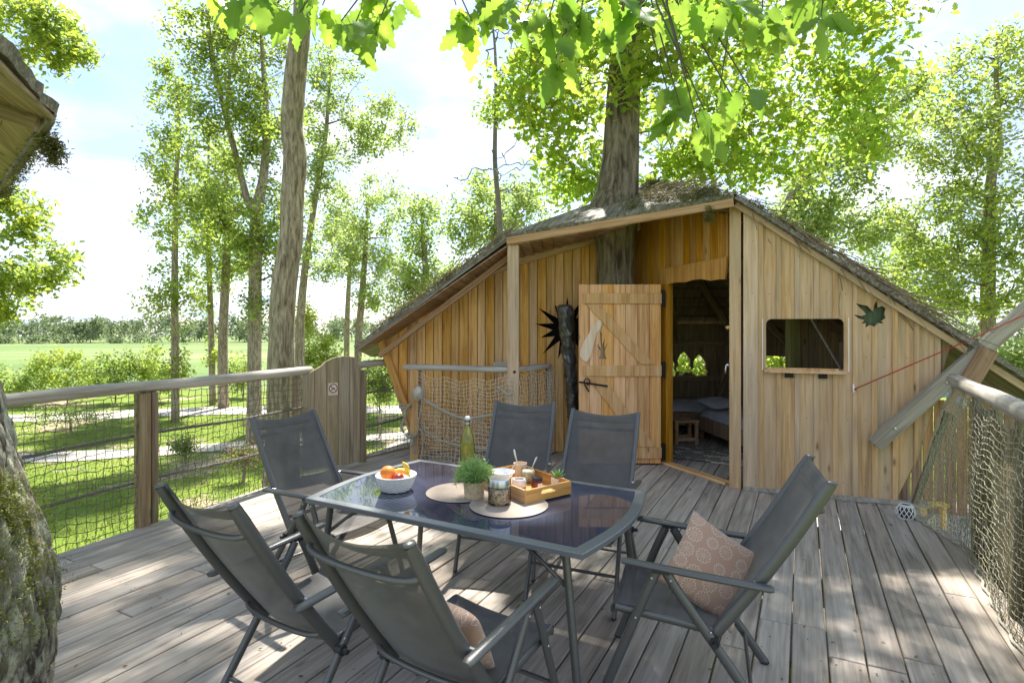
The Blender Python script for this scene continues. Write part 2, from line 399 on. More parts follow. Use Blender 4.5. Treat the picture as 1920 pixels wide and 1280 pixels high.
# ================================================================== ground, field, paths
def gz(x, y):
    d = math.hypot(x, y)
    return -2.5 - max(0, d - 40) * .0103 + .08 * math.sin(x * .31) * math.sin(y * .27) * (1 if d < 40 else 0)
def ground():
    a = np.concatenate([-np.geomspace(2500, 45, 18), np.linspace(-40, 40, 54), np.geomspace(45, 2500, 18)])
    xs, ys = np.meshgrid(a, a, indexing='ij'); n = len(a)
    v = [(x, y, gz(x, y)) for x, y in zip(xs.ravel(), ys.ravel())]
    i = np.arange(n - 1)[:, None] * n + np.arange(n - 1)[None]; i = i.ravel()
    f = np.stack([i, i + n, i + n + 1, i + 1], 1)
    m, t, b = newmat('grass ground')
    c = N(t, 'ShaderNodeTexCoord').outputs['Object']
    sp = N(t, 'ShaderNodeSeparateXYZ'); t.links.new(c, sp.inputs[0])
    n1 = noise(t, c, .55, 6, .6); n2 = noise(t, c, 14, 4, .6)
    lawn = ramp(t, math_(t, 'MULTIPLY_ADD', n2, .5, math_(t, 'MULTIPLY', n1, .5)), [(.35, (.075, .125, .018)), (.5, (.135, .195, .026)), (.66, (.22, .25, .055))])
    lawn = mixc(t, ramp(t, noise(t, c, .33, 5, .6, .4), [(.56, (0, 0, 0)), (.64, (1, 1, 1))]), lawn, (.34, .27, .18))
    v2 = N(t, 'ShaderNodeMapping'); v2.inputs['Scale'].default_value = (.012, .05, 1); t.links.new(c, v2.inputs[0])
    fld = ramp(t, noise(t, v2.outputs[0], 1, 4, .5), [(.38, (.11, .17, .058)), (.52, (.145, .20, .07)), (.64, (.22, .24, .115))])
    far = math_(t, 'SMOOTH_MIN', 1.0, math_(t, 'MAXIMUM', 0.0, math_(t, 'MULTIPLY_ADD', sp.outputs[1], .2, -7.2)), .1)
    t.links.new(mixc(t, far, lawn, fld), b.inputs['Base Color']); b.inputs['Roughness'].default_value = .95; b.inputs['Specular IOR Level'].default_value = .1
    bump(t, b, n2, .6, .05)
    return tag(objm('ground', mesh_np('ground', v, f, m, True)), 'mown lawn around the trees and the green field beyond', None, None, 'structure')
ground()
M_path, _t, _b = newmat('pale gravel')
_n = noise(_t, N(_t, 'ShaderNodeTexCoord').outputs['Object'], 30, 6, .7)
_t.links.new(ramp(_t, _n, [(.3, (.36, .31, .26)), (.7, (.60, .55, .49))]), _b.inputs['Base Color']); _b.inputs['Roughness'].default_value = .95; bump(_t, _b, _n, .5, .02)
def path(pts, wd, label):
    c = spline([(p[0], p[1]) for p in pts], 10); v = []; f = []
    for i, p in enumerate(c):
        t = c[min(i + 1, len(c) - 1)] - c[max(i - 1, 0)]; t /= np.linalg.norm(t); s = np.array((-t[1], t[0])) * wd / 2 * (1 + .12 * math.sin(i * 1.7))
        for q in (p + s, p, p - s): v.append((q[0], q[1], gz(q[0], q[1]) + .03))
    for i in range(len(c) - 1):
        for k in range(2): f.append((3 * i + k, 3 * i + k + 1, 3 * i + 4 + k, 3 * i + 3 + k))
    tag(objm('path', mesh('path', v, f, M_path, True)), label, None, None, 'structure')
path([(-40, 25), (-24, 26), (-15, 27.5), (-6, 29), (6, 28)], 2.6, 'pale gravel path along the far side of the lawn')
path([(-30, 16.2), (-16, 18.2), (-9.5, 19.8), (-4, 21.5), (1, 24)], 1.5, 'pale gravel path crossing the lawn between the trees')
path([(-7.0, 9.2), (-4.5, 12.5), (-3.6, 17), (-3.4, 25)], 1.5, 'pale gravel path running past the deck gate')
path([(20, 9.6), (12, 11.5), (7.5, 12.5), (4, 15)], 3.2, 'pale gravel yard beyond the netted rail')

sv_ = [(-1.5, 3.2), (2.0, 2.6), (4.5, 4.5), (6.6, 8.5), (6.2, 12.0), (.5, 12.2), (-1.6, 9.5)]  # earth sheet added under the deck, coloured dark so plank gaps look shaded
_m, _t, _b = newmat('gap darkening earth'); _n = noise(_t, N(_t, 'ShaderNodeTexCoord').outputs['Object'], 8, 6, .7)
_t.links.new(ramp(_t, _n, [(.35, (.045, .034, .022)), (.6, (.10, .075, .05)), (.72, (.10, .13, .03))]), _b.inputs['Base Color']); _b.inputs['Roughness'].default_value = .95
tag(objm('soil', mesh('soil', [(x, y, -2.38) for x, y in sv_], [tuple(range(7))], _m)), 'dark earth sheet added below the deck to darken the plank gaps', None, None, 'structure')
# grass blades on the lawn that shows through the nets
def grass():
    n = 26000
    Y = rng.uniform(8, 27, n); X = (rng.uniform(-.98, -.15, n)) * Y
    m2 = rng.random(n) < .12; Y[m2] = rng.uniform(8, 16, m2.sum()); X[m2] = rng.uniform(.7, .95, m2.sum()) * Y[m2]
    Z = np.array([gz(a, b) for a, b in zip(X, Y)])
    h = rng.uniform(.05, .13, n); wd = .012 + .004 * rng.random(n); a = rng.uniform(0, 6.28, n); l = rng.normal(0, .04, (n, 2))
    P0 = np.stack([X - wd * np.cos(a), Y - wd * np.sin(a), Z], 1); P1 = np.stack([X + wd * np.cos(a), Y + wd * np.sin(a), Z], 1)
    P2 = np.stack([X + l[:, 0], Y + l[:, 1], Z + h], 1)
    V = np.stack([P0, P1, P2], 1).reshape(-1, 3); F = np.arange(3 * n).reshape(-1, 3)
    mt = leafmat('grass blade', (.10, .165, .02), (.21, .25, .05), (.28, .37, .05), .35)
    tag(objm('grass', mesh_np('grass', V, F, mt)), 'bright green grass blades on the lawn below the deck', None, None, 'stuff')
grass()

# ================================================================== the deck
DD = Vector((.462, .887, 0)).normalized(); DP = Vector((DD.y, -DD.x, 0))        # along and across the boards
DECK = [(-5.0, .45), (-2.433, 6.527), (-1.93, 7.05), (-1.954, 7.243), (-1.454, 7.903), (-1.25, 10.05), (3.95, 10.05), (4.95, 7.6), (3.95, 5.3), (3.616, 5.01), (3.49, 4.285), (2.945, 3.446), (2.70, 2.954), (1.35, .25)]
deck = empty('deck', (0, 0, 0), 0, 'weathered grey plank deck of the tree house', None, None, 'structure')
def linex(off):
    "span of the line across-offset 'off' inside the deck outline, as distances along the boards"
    ts = []
    for i in range(len(DECK)):
        a = Vector((*DECK[i], 0)); b = Vector((*DECK[(i + 1) % len(DECK)], 0))
        da, db = a.dot(DP) - off, b.dot(DP) - off
        if (da < 0) != (db < 0):
            q = a + (b - a) * (da / (da - db)); ts.append(q.dot(DD))
    return (min(ts), max(ts)) if len(ts) >= 2 else None
PITCH, GAP = .172, .009
lo = min(Vector((*p, 0)).dot(DP) for p in DECK); hi = max(Vector((*p, 0)).dot(DP) for p in DECK)
SCR = []; k = 0; off = lo + .02
while off < hi - .05:
    a0 = linex(off + GAP / 2); a1 = linex(min(off + PITCH - GAP / 2, hi - .004)); w_ = PITCH - GAP
    if a0 and a1:
        c = DP * (off + PITCH / 2)
        cuts = [0.0]
        span = max(a0[1], a1[1]) - min(a0[0], a1[0])
        if span > 4.2: cuts = [random.uniform(.3, .48), random.uniform(.62, .78)]
        s0 = min(a0[0], a1[0]); marks = [None] + [s0 + q * span for q in (cuts if span > 4.2 else [])] + [None]
        for j in range(len(marks) - 1):
            l0 = a0[0] if marks[j] is None else marks[j] + .003; r0 = a1[0] if marks[j] is None else marks[j] + .003
            l1 = a0[1] if marks[j + 1] is None else marks[j + 1] - .003; r1 = a1[1] if marks[j + 1] is None else marks[j + 1] - .003
            mid = (l0 + l1 + r0 + r1) / 4
            if min(l1 - l0, r1 - r0) < .06: continue
            o = c + DD * mid + Vector((0, 0, -.034 + random.uniform(-.0025, .002)))
            M = frame(o, DP, DD) @ Matrix.Rotation(random.gauss(0, .004), 4, 'Y')
            jx = random.gauss(0, .0015)
            board('plank', [(-w_ / 2 + jx, l0 - mid), (w_ / 2 + jx, r0 - mid), (w_ / 2 + jx, r1 - mid), (-w_ / 2 + jx, l1 - mid)], M, .034, M_deck, deck, .0045)
            for i9 in range(9):
                s9 = -.2 + i9 * 1.15
                if min(l0, r0) + .05 < s9 < max(l1, r1) - .05 or abs(min(l0, r0) + .03 - s9) < .2:
                    for a9 in (-.052, .052): SCR.append(c + DP * a9 + DD * (s9 + random.gauss(0, .004)))
    off += PITCH
sv = []; sf = []
for p in SCR:
    b = len(sv)
    for q in range(6): sv.append((p.x + .0048 * math.cos(q * 1.047), p.y + .0048 * math.sin(q * 1.047), .0016))
    sf.append(tuple(range(b, b + 6)))
objm('screw_heads', mesh('screw_heads', sv, sf, plain('dull screw head', (.07, .065, .06), .6, .4)), deck)['kind'] = 'stuff'
# edge boards and the joists below
for a, b in zip(DECK[:4], DECK[1:5]):
    if a == DECK[2]: continue
    d = (Vector((*b, 0)) - Vector((*a, 0))); L = d.length
    M = frame((a[0], a[1], -.18), d, (0, 0, 1)) @ Matrix.Translation((0, 0, -.045))
    o = board('edge_board', rect(0, L, 0, .15), M, .04, M_rail, deck)
for a, b in zip(DECK[8:13], DECK[9:14]):
    d = (Vector((*b, 0)) - Vector((*a, 0))); L = d.length
    M = frame((a[0], a[1], -.20), d, (0, 0, 1)) @ Matrix.Translation((0, 0, -.06))
    board('edge_board', rect(0, L, 0, .15), M, .045, M_brace, deck)
for i in range(9):
    s_ = -.2 + i * 1.15
    q = DD * s_; ts = []
    for a, b in zip(DECK, DECK[1:] + DECK[:1]):
        a, b = Vector((*a, 0)), Vector((*b, 0)); da, db = a.dot(DD) - s_, b.dot(DD) - s_
        if (da < 0) != (db < 0): ts.append((a + (b - a) * (da / (da - db))).dot(DP))
    if len(ts) < 2: continue
    MB().beam(q + DP * (min(ts) + .12) + Vector((0, 0, -.13)), q + DP * (max(ts) - .12) + Vector((0, 0, -.13)), .07, .17).build('joist', M_post, deck)
for x, y in ((-3.9, 3.3), (-2.4, 6.2), (2.6, 3.2), (3.4, 5.2), (0, 3.2), (-1.3, 8.3), (2.3, 9.3)):
    MB().tube([(x, y, -.2), (x, y, gz(x, y) - .2)], .09, 10).build('pile', M_post, deck)

def litter():
    V = []; F = []
    for k in range(420):
        y = random.uniform(2.3, 7.2); x = random.uniform(-3.1, 3.3)
        if x < -3.43 + .4375 * (y - 4.25) + .1 or x > 1.25 + .52 * y: continue
        a = random.uniform(0, 6.28); l = random.uniform(.005, .017); w_ = l * random.uniform(.25, .5); c, s_ = math.cos(a), math.sin(a); b = len(V); z = .005
        for u, v_, dz in ((-l, 0, 0), (0, w_, .003), (l, 0, .002), (0, -w_, .001)): V.append((x + u * c - v_ * s_, y + u * s_ + v_ * c, z + dz))
        F.append((b, b + 1, b + 2, b + 3))
    m = leafmat('leaf litter', (.10, .06, .03), (.24, .22, .06), (.2, .2, .05), .2)
    tag(objm('leaf_litter', mesh('leaf_litter', V, F, m)), 'scattered bud scales and leaf bits on the deck', None, None, 'stuff')
litter()
# ================================================================== the tree house
hut = empty('tree_house', (1.6, 7.6, 0), 0, 'honey coloured board tree house with sagging mossy roof around the oak', 'tree house')
WL_Y = 7.62
def interp(x, tab):
    for (a, za), (b, zb) in zip(tab, tab[1:]):
        if x <= b: return za + (zb - za) * (x - a) / (b - a)
    return tab[-1][1]
LT = [(-1.78, 1.47), (-.45, 2.40), (.1, 2.62), (1.09, 2.93), (1.75, 3.3)]
def left_edge(z): return -1.23 - .367 * z         # the slanting end of the wall
ML = frame((0, WL_Y, 0), (1, 0, 0), (0, 0, 1))    # u = X, v = Z, n towards the camera
lw_poly = [(-1.23, .0), (1.72, 0), (1.72, 3.28), (1.09, 2.93), (.1, 2.62), (-.45, 2.40), (-1.765, 1.46)]
MLi = ML @ Matrix.Translation((0, 0, -.03))
wall_l = board('wall', lw_poly, MLi, .028, M_inner, hut, .001); wall_l['label'] = 'board wall with the black star cutout'
lboards = []
x = -1.78; i = 0
while x < 1.70:
    wd = random.choice((.108, .115, .12, .125)); x1 = min(x + wd, 1.70); xm = (x + x1) / 2
    def bot(xx): return 0.012 if xx > -1.23 else (-1.23 - xx) / .367
    zb0, zb1 = bot(x + .004), bot(x1 - .004); zt0, zt1 = interp(x, LT), interp(x1, LT)
    if zt0 - zb0 > .02 or zt1 - zb1 > .05:
        pol = [(x + .004 - xm, zb0), (x1 - .004 - xm, zb1), (x1 - .004 - xm, zt1), (x + .004 - xm, max(zt0, zb0 + .01))]
        lboards.append(board('wall_board', pol, ML @ Matrix.Translation((xm, 0, 0)), .022 + random.choice((0, .004, .007)), M_gold, wall_l, .004))
    x = x1; i += 1
# star shaped hole
cx, cz = (1062 - 960) / FPX * WL_Y, EYE - (616 - HZ) / FPX * WL_Y
star = []
for q in range(26):
    a = 2 * math.pi * q / 26 + .09; r_ = (.43 + .06 * math.sin(q * 2.1)) if q % 2 == 0 else .19
    star.append((cx + r_ * math.cos(a), cz + r_ * math.sin(a)))
cut([wall_l] + [o for o in lboards if abs(WM[o.name].translation.x - cx) < .56], star, ML)
# black sheet added behind the star in place of the room's darkness
board('star_shade_sheet', rect(cx - .75, min(cx + .75, 1.6), cz - .7, cz + .7), ML @ Matrix.Translation((0, 0, -.32)), .02, plain('black room shade', (.012, .011, .010), .95), hut)
# slanting corner timber
MB().beam((-1.20, WL_Y - .075, -.02), (-1.80, WL_Y - .075, 1.60), .09, .075, (0, -1, 0)).build('corner_timber', M_gold, hut)
MB().beam((-1.27, WL_Y - .10, 0), (-1.58, WL_Y - .10, .9), .035, .05, (0, -1, 0)).build('corner_batten', M_beam, hut)

# entrance facet
FC, FD = Vector((1.961, 7.0, 0)), Vector((2.40, 6.05, 0))
fd = (FD - FC).normalized()                         # towards the camera
FB = FC - fd * .70
ME = frame(FB, fd, (0, 0, 1))                       # n towards the left, out of the room
uC, uD = .70, .70 + (FD - FC).length
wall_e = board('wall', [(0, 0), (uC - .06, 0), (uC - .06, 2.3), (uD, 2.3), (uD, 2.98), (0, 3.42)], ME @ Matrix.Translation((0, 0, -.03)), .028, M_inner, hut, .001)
wall_e['label'] = 'amber board wall around the doorway'
u = 0.0
while u < uD - .05:
    wd = random.choice((.10, .11, .115)); u1 = min(u + wd, uD - .05); um = (u + u1) / 2
    zb = .01 if u1 < uC - .03 else 2.42
    zt = lambda q: 3.40 - q * .27
    board('wall_board', [(u + .003 - um, zb), (u1 - .003 - um, zb), (u1 - .003 - um, zt(u1)), (u + .003 - um, zt(u))], ME @ Matrix.Translation((um, 0, 0)), .022, M_amber, wall_e, .004)
    u = u1
# scalloped header over the door
hp = [(uC - .07, 2.44), (uC - .07, 2.19)]
hp = [(uC - .07 + (uD - uC) * q / 24, 2.205 + .022 * abs(math.sin(q / 24 * math.pi * 2.5)) + .035 * math.sin(q / 24 * math.pi)) for q in range(25)] + [(uD - .04, 2.47), (uC - .07, 2.44)]
board('door_header', hp, ME @ Matrix.Translation((0, 0, .024)), .03, M_amber, hut, .001)
MB().beam(FC + Vector((-.015, .01, 0)), FC + Vector((-.015, .01, 2.25)), .10, .11, fd).build('door_post', M_amber, hut)
MB().beam((2.395, 5.99, -.02), (2.395, 5.99, 3.0), .115, .13, (-.34, -.94, 0)).build('corner_post', M_tan, hut)
mb = MB().beam(FC + Vector((-.05, 0, .012)), FD + Vector((-.05, 0, .012)), .11, .03); mb.build('threshold', M_gold, hut)
# handle on the corner post
MB().tube([(2.33, 5.98, 1.30), (2.29, 5.97, 1.30), (2.285, 5.97, 1.25), (2.285, 5.97, 1.21)], .007, 8).ball((2.31, 5.975, 1.30), .018).build('door_catch', M_steel, hut, smooth=True)
MB().ball((2.315, 5.97, 1.70), .02, sq=(1.5, 1, 1)).build('peg', M_gold, hut, smooth=True)

# right wall
W0 = Vector((2.44, 5.889, 0)); wd_ = Vector((.9398, -.3418, 0)); MR = frame(W0, wd_, (0, 0, 1))
def rtop(s): return 3.00 - .766 * s
def rend(z): return 1.42 + .265 * z            # the slanting far end
wall_r = board('wall', [(0, 0), (1.42, 0), (1.42 + .265 * 1.55, 1.6), (0, 2.98)], MR @ Matrix.Translation((0, 0, -.03)), .028, M_inner, hut, .001)
wall_r['label'] = 'pale board wall with window opening and leaf cutout'
rb = []; s = 0.0; i = 0
def rz0(q): return .012 if q < 1.42 else (q - 1.42) / .265
while s < 1.84:
    wd = (.172, .166, .170, .175, .168)[i % 5]; s1 = s + wd; m_ = (s + s1) / 2
    if rtop(s1) - rz0(s1) > 0.0:
        rb.append(board('wall_board', [(s + .002 - m_, rz0(s)), (s1 - .002 - m_, rz0(s1)), (s1 - .002 - m_, rtop(s1)), (s + .002 - m_, rtop(s))], MR @ Matrix.Translation((m_, 0, 0)), .020, M_tan, wall_r, .003))
    bs = s1
    if rtop(bs) - rz0(bs + .03) > .1:
        rb.append(board('batten', [(-.023, rz0(bs - .02)), (.023, rz0(bs + .02)), (.023, rtop(bs + .02)), (-.023, rtop(bs - .02))], MR @ Matrix.Translation((bs, 0, .019)), .018, M_tan, wall_r, .004))
    s = s1 + .0; i += 1
def on_r(px, py):
    "wall coordinates of a pixel on the right wall"
    q = (px - 960) / FPX; s = (W0.y * q - W0.x) / (wd_.x - q * wd_.y); Y = W0.y + s * wd_.y
    return s, EYE - (py - HZ) / FPX * Y
(a0, zt_), (a1, zb_) = on_r(1436, 598), on_r(1582, 694)
win = []
for cxx, czz, st in ((a1 - .055, zt_ - .055, 0), (a0 + .055, zt_ - .055, 1), (a0 + .02, zb_ + .02, 2), (a1 - .02, zb_ + .02, 3)):
    rr_ = .055 if st < 2 else .02
    for q in range(6):
        an = math.pi / 2 * (st + q / 5); win.append((cxx + rr_ * math.cos(an), czz + rr_ * math.sin(an)))
cut([wall_r] + [o for o in rb if a0 - .1 < (MR.inverted() @ WM[o.name].translation).x < a1 + .1], win, MR)
# leaf shaped hole with the dark green board behind it
lc = on_r(1637, 593)
lf = [(-.30, .62), (-.05, .30), (-.02, .58), (.12, .95), (.22, .52), (.42, .62), (.62, .48), (.56, .15), (.62, -.10), (.40, -.28), (.52, -.42), (.20, -.40), (.05, -.62), (-.18, -.52), (-.42, -.66), (-.40, -.42), (-.62, -.42), (-.48, -.22), (-.82, -.10), (-1.05, .12), (-.62, .02), (-.40, .12), (-.52, .32), (-.95, .78)]
lf = [(lc[0] + p[0] * .165, lc[1] + p[1] * .165) for p in lf]
cut([wall_r] + [o for o in rb if abs((MR.inverted() @ WM[o.name].translation).x - lc[0]) < .3], lf, MR)
M_leafpanel, _t, _b = newmat('green painted panel')
_t.links.new(ramp(_t, noise(_t, objcoord(_t, (40, 6, 40)), 1, 5), [(.35, (.018, .035, .010)), (.65, (.06, .10, .03))]), _b.inputs['Base Color'])
board('leaf_panel', rect(lc[0] - .2, lc[0] + .2, lc[1] - .2, lc[1] + .2), MR @ Matrix.Translation((0, 0, -.055)), .02, M_leafpanel, wall_r)
# window flap folded down to a shelf, hinges and white cord
fl = board('window_flap', rect(a0 - .02, a1 + .01, -.02, .10), MR @ Matrix.Translation((0, zb_ - .004, .04)) @ Matrix.Rotation(R(-90), 4, 'X') @ Matrix.Translation((0, -.04, -.03)), .03, M_ledge, wall_r)
board('window_sill', rect(a0 + .01, a1 - .05, zb_ - .01, zb_ + .016), MR @ Matrix.Translation((0, 0, .035)), .025, M_ledge, wall_r)
for q in (.30, .73):
    hs = a0 + (a1 - a0) * q
    board('flap_hinge', rect(hs - .04, hs + .04, zb_ - .085, zb_ - .038), MR @ Matrix.Translation((0, 0, .038)), .008, M_iron, wall_r, .002)
    mbq = MB(); mbq.tube([MR @ Vector((hs - .03, zb_ - .036, .05)), MR @ Vector((hs + .03, zb_ - .036, .05))], .008, 8); mbq.build('hinge_pin', M_iron, wall_r)
cordp = [MR @ Vector(p) for p in ((a0 - .035, zt_, .045), (a0 - .035, zb_ - .015, .05), (a0 + .05, zb_ - .012, .15), (a1 - .05, zb_ - .012, .15), (a1 + .03, zb_ - .01, .07), (a1 + .035, zb_ + .03, .05), (a1 + .035, zt_ + .01, .045))]
MB().tube(cordp[:2], .0045, 8).build('flap_cord', M_white, wall_r); MB().tube(cordp[4:], .0045, 8).build('flap_cord', M_white, wall_r)
# wavy foot board along the wall
fp = [(.0, -.05)] + [(q / 14 * 1.62, -.075 + .02 * math.sin(q * 1.3) - .02 * q / 14) for q in range(15)] + [(1.62, .02), (0, .02)]
fp = [(p[0], p[1]) for p in fp]
board('foot_board', fp, frame((W0.x, W0.y, .005), wd_, (.3418, .9398, 0)) @ Matrix.Translation((0, -.015, 0)), .03, M_rail, hut, .002)

NV = []
for o in lboards + rb:
    if not o.name.startswith('wall_board'): continue
    M = WM[o.name]; zs = [v.co.y for v in o.data.vertices]; z1 = max(zs); th = max(v.co.z for v in o.data.vertices)
    for z in (.14, .78, 1.42, 2.05, 2.6):
        if z < z1 - .06 and z > min(zs) + .05:
            p = M @ Vector((random.gauss(0, .012), z + random.gauss(0, .008), th + .0012)); NV.append((p, M.col[0].to_3d(), M.col[1].to_3d()))
nv = []; nf_ = []
for p, u9, v9 in NV:
    b = len(nv); nv += [p + (u9 * math.cos(q * 1.047) + v9 * math.sin(q * 1.047)) * .0042 for q in range(6)]; nf_.append(tuple(range(b, b + 6)))
objm('nail_heads', mesh('nail_heads', nv, nf_, plain('rusty nail head', (.05, .035, .025), .7, .3)), hut)['kind'] = 'stuff'
# back walls, low, with acorn holes and a window
HB = [(-1.23, WL_Y), (-1.5, 9.4), (.4, 10.0), (3.9, 10.0), (4.9, 7.6), (3.80, 5.38)]
bw = []
for (p, q) in zip(HB, HB[1:]):
    d = Vector((q[0] - p[0], q[1] - p[1], 0)); L = d.length
    M = frame((p[0], p[1], 0), d, (0, 0, 1))
    h = 1.40 if p[0] > 3.5 and p[1] < 9 else 1.62
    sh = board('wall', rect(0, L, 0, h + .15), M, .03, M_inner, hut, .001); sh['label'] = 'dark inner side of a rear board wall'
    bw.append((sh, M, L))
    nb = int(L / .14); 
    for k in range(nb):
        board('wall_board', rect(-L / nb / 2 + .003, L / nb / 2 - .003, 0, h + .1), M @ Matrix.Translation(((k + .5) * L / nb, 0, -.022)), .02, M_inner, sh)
acorn = [(-.02, -.14), (.03, -.10), (.10, -.11), (.125, -.05), (.09, -.02), (.10, .06), (.05, .13), (.0, .17), (-.05, .13), (-.09, .06), (-.08, -.01), (-.12, -.04), (-.10, -.09), (-.05, -.09), (-.08, -.14)]
sh, M, L = bw[2]
for apx, apy, fl_ in ((1281, 683, 1), (1310, 688, -1), (1252, 690, 1)):
    w_ = P(apx, apy, 10.0); l = M.inverted() @ w_
    pol = [(l.x + p[0] * 1.2, l.y + p[1] * 1.35) for p in acorn]
    cut([sh] + [c for c in sh.children if abs((M.inverted() @ WM[c.name].translation).x - l.x) < .38], pol, M)
sh, M, L = bw[3]
l = M.inverted() @ Vector((4.32, 8.99, 1.06))
pol = rect(l.x - .40, l.x + .34, .80, 1.235)
cut([sh] + [c for c in sh.children if abs((M.inverted() @ WM[c.name].translation).x - l.x) < .55], pol, M)

# ------------------------------------------------------------------ roof
RP = dict(L=(-1.99, 7.08, 1.43), P=(-.06, 6.80, 2.80), Q=(2.30, 5.77, 3.04), R=(4.95, 4.80, .93), S=(5.5, 7.8, 1.15), B=(4.3, 10.55, 1.32), C=(.2, 10.55, 1.32), D=(-2.4, 9.5, 1.2), T=(1.98, 8.0, 3.74))
RP = {k: Vector(v) for k, v in RP.items()}
def roof_facet(a, b, label, nu=14, nv=12, th=.042, amp=.018):
    A, B, T = RP[a], RP[b], RP['T']; v = []; f = []
    nrm = (B - A).cross(T - A).normalized()
    if nrm.z < 0: nrm = -nrm
    for i in range(nv + 1):
        t = i / nv
        for j in range(nu + 1):
            p = (A + (B - A) * (j / nu)) * (1 - t) + T * t
            q = amp * mnoise.noise(p * 2.3) + amp * .6 * mnoise.noise(p * 7)
            v.append(p + nrm * (th + (q if 0 < j < nu else q * .3)))
    o = len(v)
    for i in range(nv + 1):
        t = i / nv
        for j in range(nu + 1): v.append((A + (B - A) * (j / nu)) * (1 - t) + T * t)
    n = nu + 1
    for i in range(nv):
        for j in range(nu):
            q = (i * n + j, i * n + j + 1, (i + 1) * n + j + 1, (i + 1) * n + j)
            f.append(q); f.append(tuple(o + z for z in reversed(q)))
    for j in range(nu): f.append((j + 1, j, o + j, o + j + 1))
    mt = M_roof
    M = frame(A, B - A, T - A)
    ob = objm('roof', mesh('roof', [M.inverted() @ p for p in v], f, mt, False), hut, M); ob['label'] = label; sm(ob, 50)
    return ob
ks = 'L P Q R S B C D L'.split()
labs = ['mossy roof slope over the star wall', 'bark covered roof slope over the porch', 'root strewn roof slope over the window wall'] + ['rear roof slope of the tree house'] * 5
roofs = [roof_facet(a, b, l) for a, b, l in zip(ks, ks[1:], labs)]
# fascias under the front edges
def fascia(a, b, ht, th, drop, mat, name='fascia', inset=.02):
    A, B = RP[a], RP[b]
    mb = MB().beam(A + Vector((0, inset, -drop)), B + Vector((0, inset, -drop)), th, ht); return mb.build(name, mat, hut)
fascia('P', 'Q', .085, .04, .045, M_beam)
fascia('L', 'P', .045, .03, .02, M_roof)
MB().beam(RP['Q'] + Vector((.05, .09, -.045)), RP['R'] + Vector((0, .09, -.045)), .035, .06).build('fascia', M_tan, hut)
MB().beam(RP['L'] + Vector((.25, .25, -.10)), (-.02, 7.06, 2.60), .06, .07).build('rafter', M_soffit, hut)
MB().beam((-.35, 7.56, 2.43), (.12, 7.56, 2.60), .06, .09).build('rafter', M_beam, hut)
MB().beam((.10, 7.56, 2.60), (1.72, 7.5, 3.06), .06, .10).build('rafter', M_beam, hut)
# soffit planks: along the left eave and along the porch edge
def soffit(A0, A1, B0, B1, n, gap=.006):
    for k in range(n):
        t0, t1 = k / n, (k + 1) / n
        a, b = A0.lerp(A1, t0), A0.lerp(A1, t1); c, d = B0.lerp(B1, t1), B0.lerp(B1, t0)
        u = (b - a); M = frame(a, u, d - a); Mi = M.inverted()
        pol = [((Mi @ p).x, (Mi @ p).y) for p in (a, b, c, d)]
        pol[0] = (pol[0][0] + gap, pol[0][1]); pol[3] = (pol[3][0] + gap, pol[3][1])
        if M.col[2].z > 0: M = M @ Matrix.Translation((0, 0, -.01))
        board('soffit_plank', pol, M, .014, M_soffit, hut, .001)
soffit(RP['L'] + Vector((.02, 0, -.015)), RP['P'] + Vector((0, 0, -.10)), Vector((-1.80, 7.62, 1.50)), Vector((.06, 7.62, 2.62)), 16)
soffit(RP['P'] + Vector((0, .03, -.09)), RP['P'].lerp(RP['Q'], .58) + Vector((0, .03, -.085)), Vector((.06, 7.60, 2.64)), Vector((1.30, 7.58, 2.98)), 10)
# inner ceiling planks and rafters of the room
for fa, fb in (('B', 'C'), ('S', 'B'), ('R', 'S')):
    A, B, T = RP[fa], RP[fb], RP['T']
    for k in range(16):
        t0, t1 = k / 16 + .004, (k + 1) / 16 - .004
        q = [A.lerp(T, t0), B.lerp(T, t0), B.lerp(T, t1), A.lerp(T, t1)]
        M = frame(q[0], q[1] - q[0], q[3] - q[0]); Mi = M.inverted()
        if k > 14 or (fa == 'R' and k < 5): continue
        sgn = 1 if M.col[2].z < 0 else -1
        M2 = M @ Matrix.Translation((0, 0, sgn * .012 + (0 if sgn > 0 else -.015)))
        # grain along the plank: swap axes
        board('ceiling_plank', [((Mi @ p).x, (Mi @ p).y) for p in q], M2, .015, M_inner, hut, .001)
for a in ((3.0, 10.0, 1.4), (4.0, 9.85, 1.4), (4.85, 7.7, 1.45), (1.6, 10.0, 1.4), (4.4, 8.9, 1.42)):
    MB().beam(a, RP['T'] + Vector((0, 0, -.2)), .07, .09).build('rafter', M_inner, hut)
MB().beam((.4, 9.93, 1.42), (3.9, 9.93, 1.42), .06, .09).build('wall_plate', M_inner, hut)
MB().beam((.4, 9.93, .80), (3.9, 9.93, .80), .05, .08).build('wall_rail', M_inner, hut)
MB().beam((3.85, 9.95, .80), (4.85, 7.6, .80), .05, .08).build('wall_rail', M_inner, hut)
MB().beam((3.55, 9.75, .3), (3.95, 9.85, 1.45), .08, .08, (0, 1, 0)).build('corner_timber', M_inner, hut)
# porch post
pp = MB().beam((.015, 6.88, 0), (.015, 6.88, 2.74), .145, .13, (0, -1, 0), .012); pp = pp  .build('porch_post', M_tan, hut)
MB().ball((.03, 6.805, 1.16), .018, 8, 5, (1, .5, 1)).build('bolt', M_iron, hut, smooth=True)
